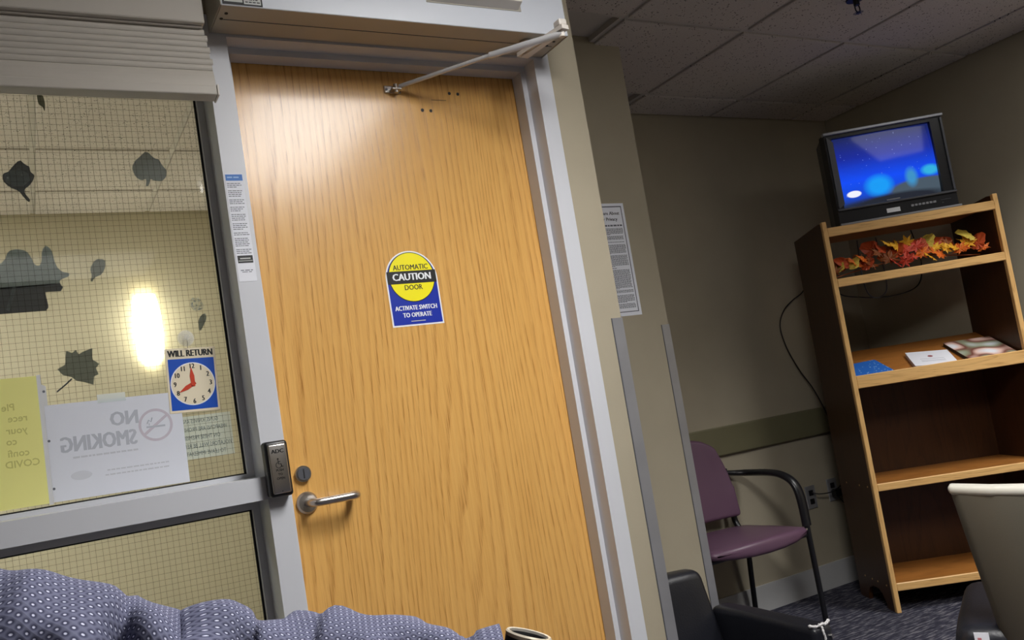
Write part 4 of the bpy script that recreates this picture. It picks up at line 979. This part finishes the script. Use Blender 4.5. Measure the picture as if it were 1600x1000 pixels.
for i in range(len(fine)-1):
    for k_ in range(NSEG): ff.append((i*(NSEG+1)+k_, i*(NSEG+1)+k_+1, (i+1)*(NSEG+1)+k_+1, (i+1)*(NSEG+1)+k_))
sl_ = mesh_obj('sleeve', vv, ff, M['sleeve'], per, smooth=True, uvs=uu)
# arm and hand as one skinned surface
def skin_mesh(name, nodes, edges, root, mat, par, sub=2):
    me = bpy.data.meshes.new(name); me.from_pydata([n[:3] for n in nodes], edges, []); ob = bpy.data.objects.new(name, me); COL.objects.link(ob)
    ob.modifiers.new('s', 'SKIN'); sd = ob.modifiers.new('d', 'SUBSURF'); sd.levels = sub; sd.render_levels = sub
    for i, n in enumerate(nodes): me.skin_vertices[0].data[i].radius = (n[3], n[4] if len(n) > 4 else n[3]); me.skin_vertices[0].data[i].use_root = (i == root)
    dg = bpy.context.evaluated_depsgraph_get(); m2 = bpy.data.meshes.new_from_object(ob.evaluated_get(dg))
    V = [tuple(v.co) for v in m2.vertices]; F = [tuple(p.vertices) for p in m2.polygons]
    bpy.data.objects.remove(ob); bpy.data.meshes.remove(m2)
    return mesh_obj(name, V, F, mat, par, smooth=True)
nd = [(-0.29, 0.45, 1.06, 0.045), (-0.10, 0.605, 1.052, 0.042), (0.06, 0.617, 1.012, 0.036), (0.20, 0.587, 0.985, 0.028), (0.275, 0.555, 0.968, 0.025, 0.022), (0.315, 0.535, 0.958, 0.026, 0.021), (0.35, 0.515, 0.945, 0.032, 0.018), (0.385, 0.495, 0.93, 0.034, 0.016)]
ed = [(i, i+1) for i in range(7)]
dirv = Vector((0.80, -0.46, -0.36)).normalized(); sdv = Vector((0.5, 0.86, 0.0)).normalized()
base = Vector((0.385, 0.495, 0.93))
for fi, (off, ln) in enumerate(((0.027, 0.068), (0.009, 0.077), (-0.009, 0.071), (-0.026, 0.055))):
    st_ = base + sdv*off + dirv*0.012; prev = len(nd); nd.append((*st_, 0.0095)); ed.append((7, prev))
    for j, (fr_a, bend) in enumerate(((0.42, 0.0), (0.75, -0.16), (1.0, -0.40))):
        q = st_ + dirv*ln*fr_a + Vector((0, 0, bend*ln)); nd.append((*q, (0.0088, 0.0082, 0.0068)[j])); ed.append((len(nd)-2, len(nd)-1))
th0 = Vector((0.345, 0.518, 0.942)) + sdv*0.03; i0 = len(nd)
nd += [(*th0, 0.012), (*(th0 + dirv*0.030 + sdv*0.018), 0.0105), (*(th0 + dirv*0.055 + sdv*0.022 + Vector((0, 0, -0.008))), 0.008)]
ed += [(6, i0), (i0, i0+1), (i0+1, i0+2)]
skin_mesh('arm', nd, ed, 4, M['skin'], per)
# wristwatch: case (part) with bezel, dial, strap
wc = Vector((0.3050, 0.5405, 0.9915)); wn = Vector((0.34, -0.10, 0.93)).normalized(); wa = Vector((0.86, -0.46, -0.36)); wa = (wa - wn*wa.dot(wn)).normalized(); wb = wn.cross(wa)
def disc(mb, r0, h0, r1, h1, n=40):
    v = [tuple(wc + wa*math.cos(2*PI*i/n)*r + wb*math.sin(2*PI*i/n)*r + wn*h_) for r, h_ in ((r0, h0), (r1, h1)) for i in range(n)]
    mb.add(v, [(i, (i+1) % n, n+(i+1) % n, n+i) for i in range(n)])
def cap(mb, r, h_, n=40):
    mb.add([tuple(wc + wa*math.cos(2*PI*i/n)*r + wb*math.sin(2*PI*i/n)*r + wn*h_) for i in range(n)], [tuple(range(n))])
RW = 0.0168
mb = MB(); disc(mb, RW*.96, -0.008, RW, 0.003); cap(mb, RW*.96, -0.008); case = mb.build('watch_case', M['black'], per)
mb = MB(); disc(mb, RW, 0.003, RW*1.02, 0.0055); disc(mb, RW*1.02, 0.0055, RW*.96, 0.0068); disc(mb, RW*.96, 0.0068, RW*.86, 0.0064); disc(mb, RW*.86, 0.0064, RW*.85, 0.0015)
auto_smooth(mb.build('bezel', plain('pale_gold_steel', (226, 216, 196), 0.25, 0.4), case), 40)
mb = MB(); disc(mb, RW*.85, 0.0045, RW*.80, 0.0012); mb.build('inner_ring', M['ink'], case)
mb = MB(); cap(mb, RW*.82, 0.0016); mb.build('dial', M['can'], case)
mb = MB()
for i in range(12):
    a = 2*PI*i/12; c = wc + (wa*math.cos(a) + wb*math.sin(a))*RW*.66 + wn*0.002; e1 = (wa*math.cos(a)+wb*math.sin(a))*0.0016; e2 = (wb*math.cos(a)-wa*math.sin(a))*0.0005
    mb.add([tuple(c-e1-e2), tuple(c+e1-e2), tuple(c+e1+e2), tuple(c-e1+e2)], [(0, 1, 2, 3)])
mb.build('hour_mark', M['white'], case)
mb = MB(); ax_ = Vector((0.80, -0.46, -0.24)).normalized(); cw = Vector((0.3050, 0.5405, 0.961)); s1_ = ax_.cross(Vector((0, 0, 1))).normalized(); u1_ = s1_.cross(ax_)
n = 40; vv = []
for hw, rr_ in ((-0.008, 0.0262), (0.008, 0.0262), (0.008, 0.0285), (-0.008, 0.0285)):
    for i in range(n): vv.append(tuple(cw + ax_*hw + s1_*math.cos(2*PI*i/n)*rr_ + u1_*math.sin(2*PI*i/n)*rr_*0.85))
ff = [(a*n+i, a*n+(i+1) % n, ((a+1) % 4)*n+(i+1) % n, ((a+1) % 4)*n+i) for a in range(4) for i in range(n)]
mesh_obj('strap', vv, ff, M['blackvinyl'], case, smooth=False)
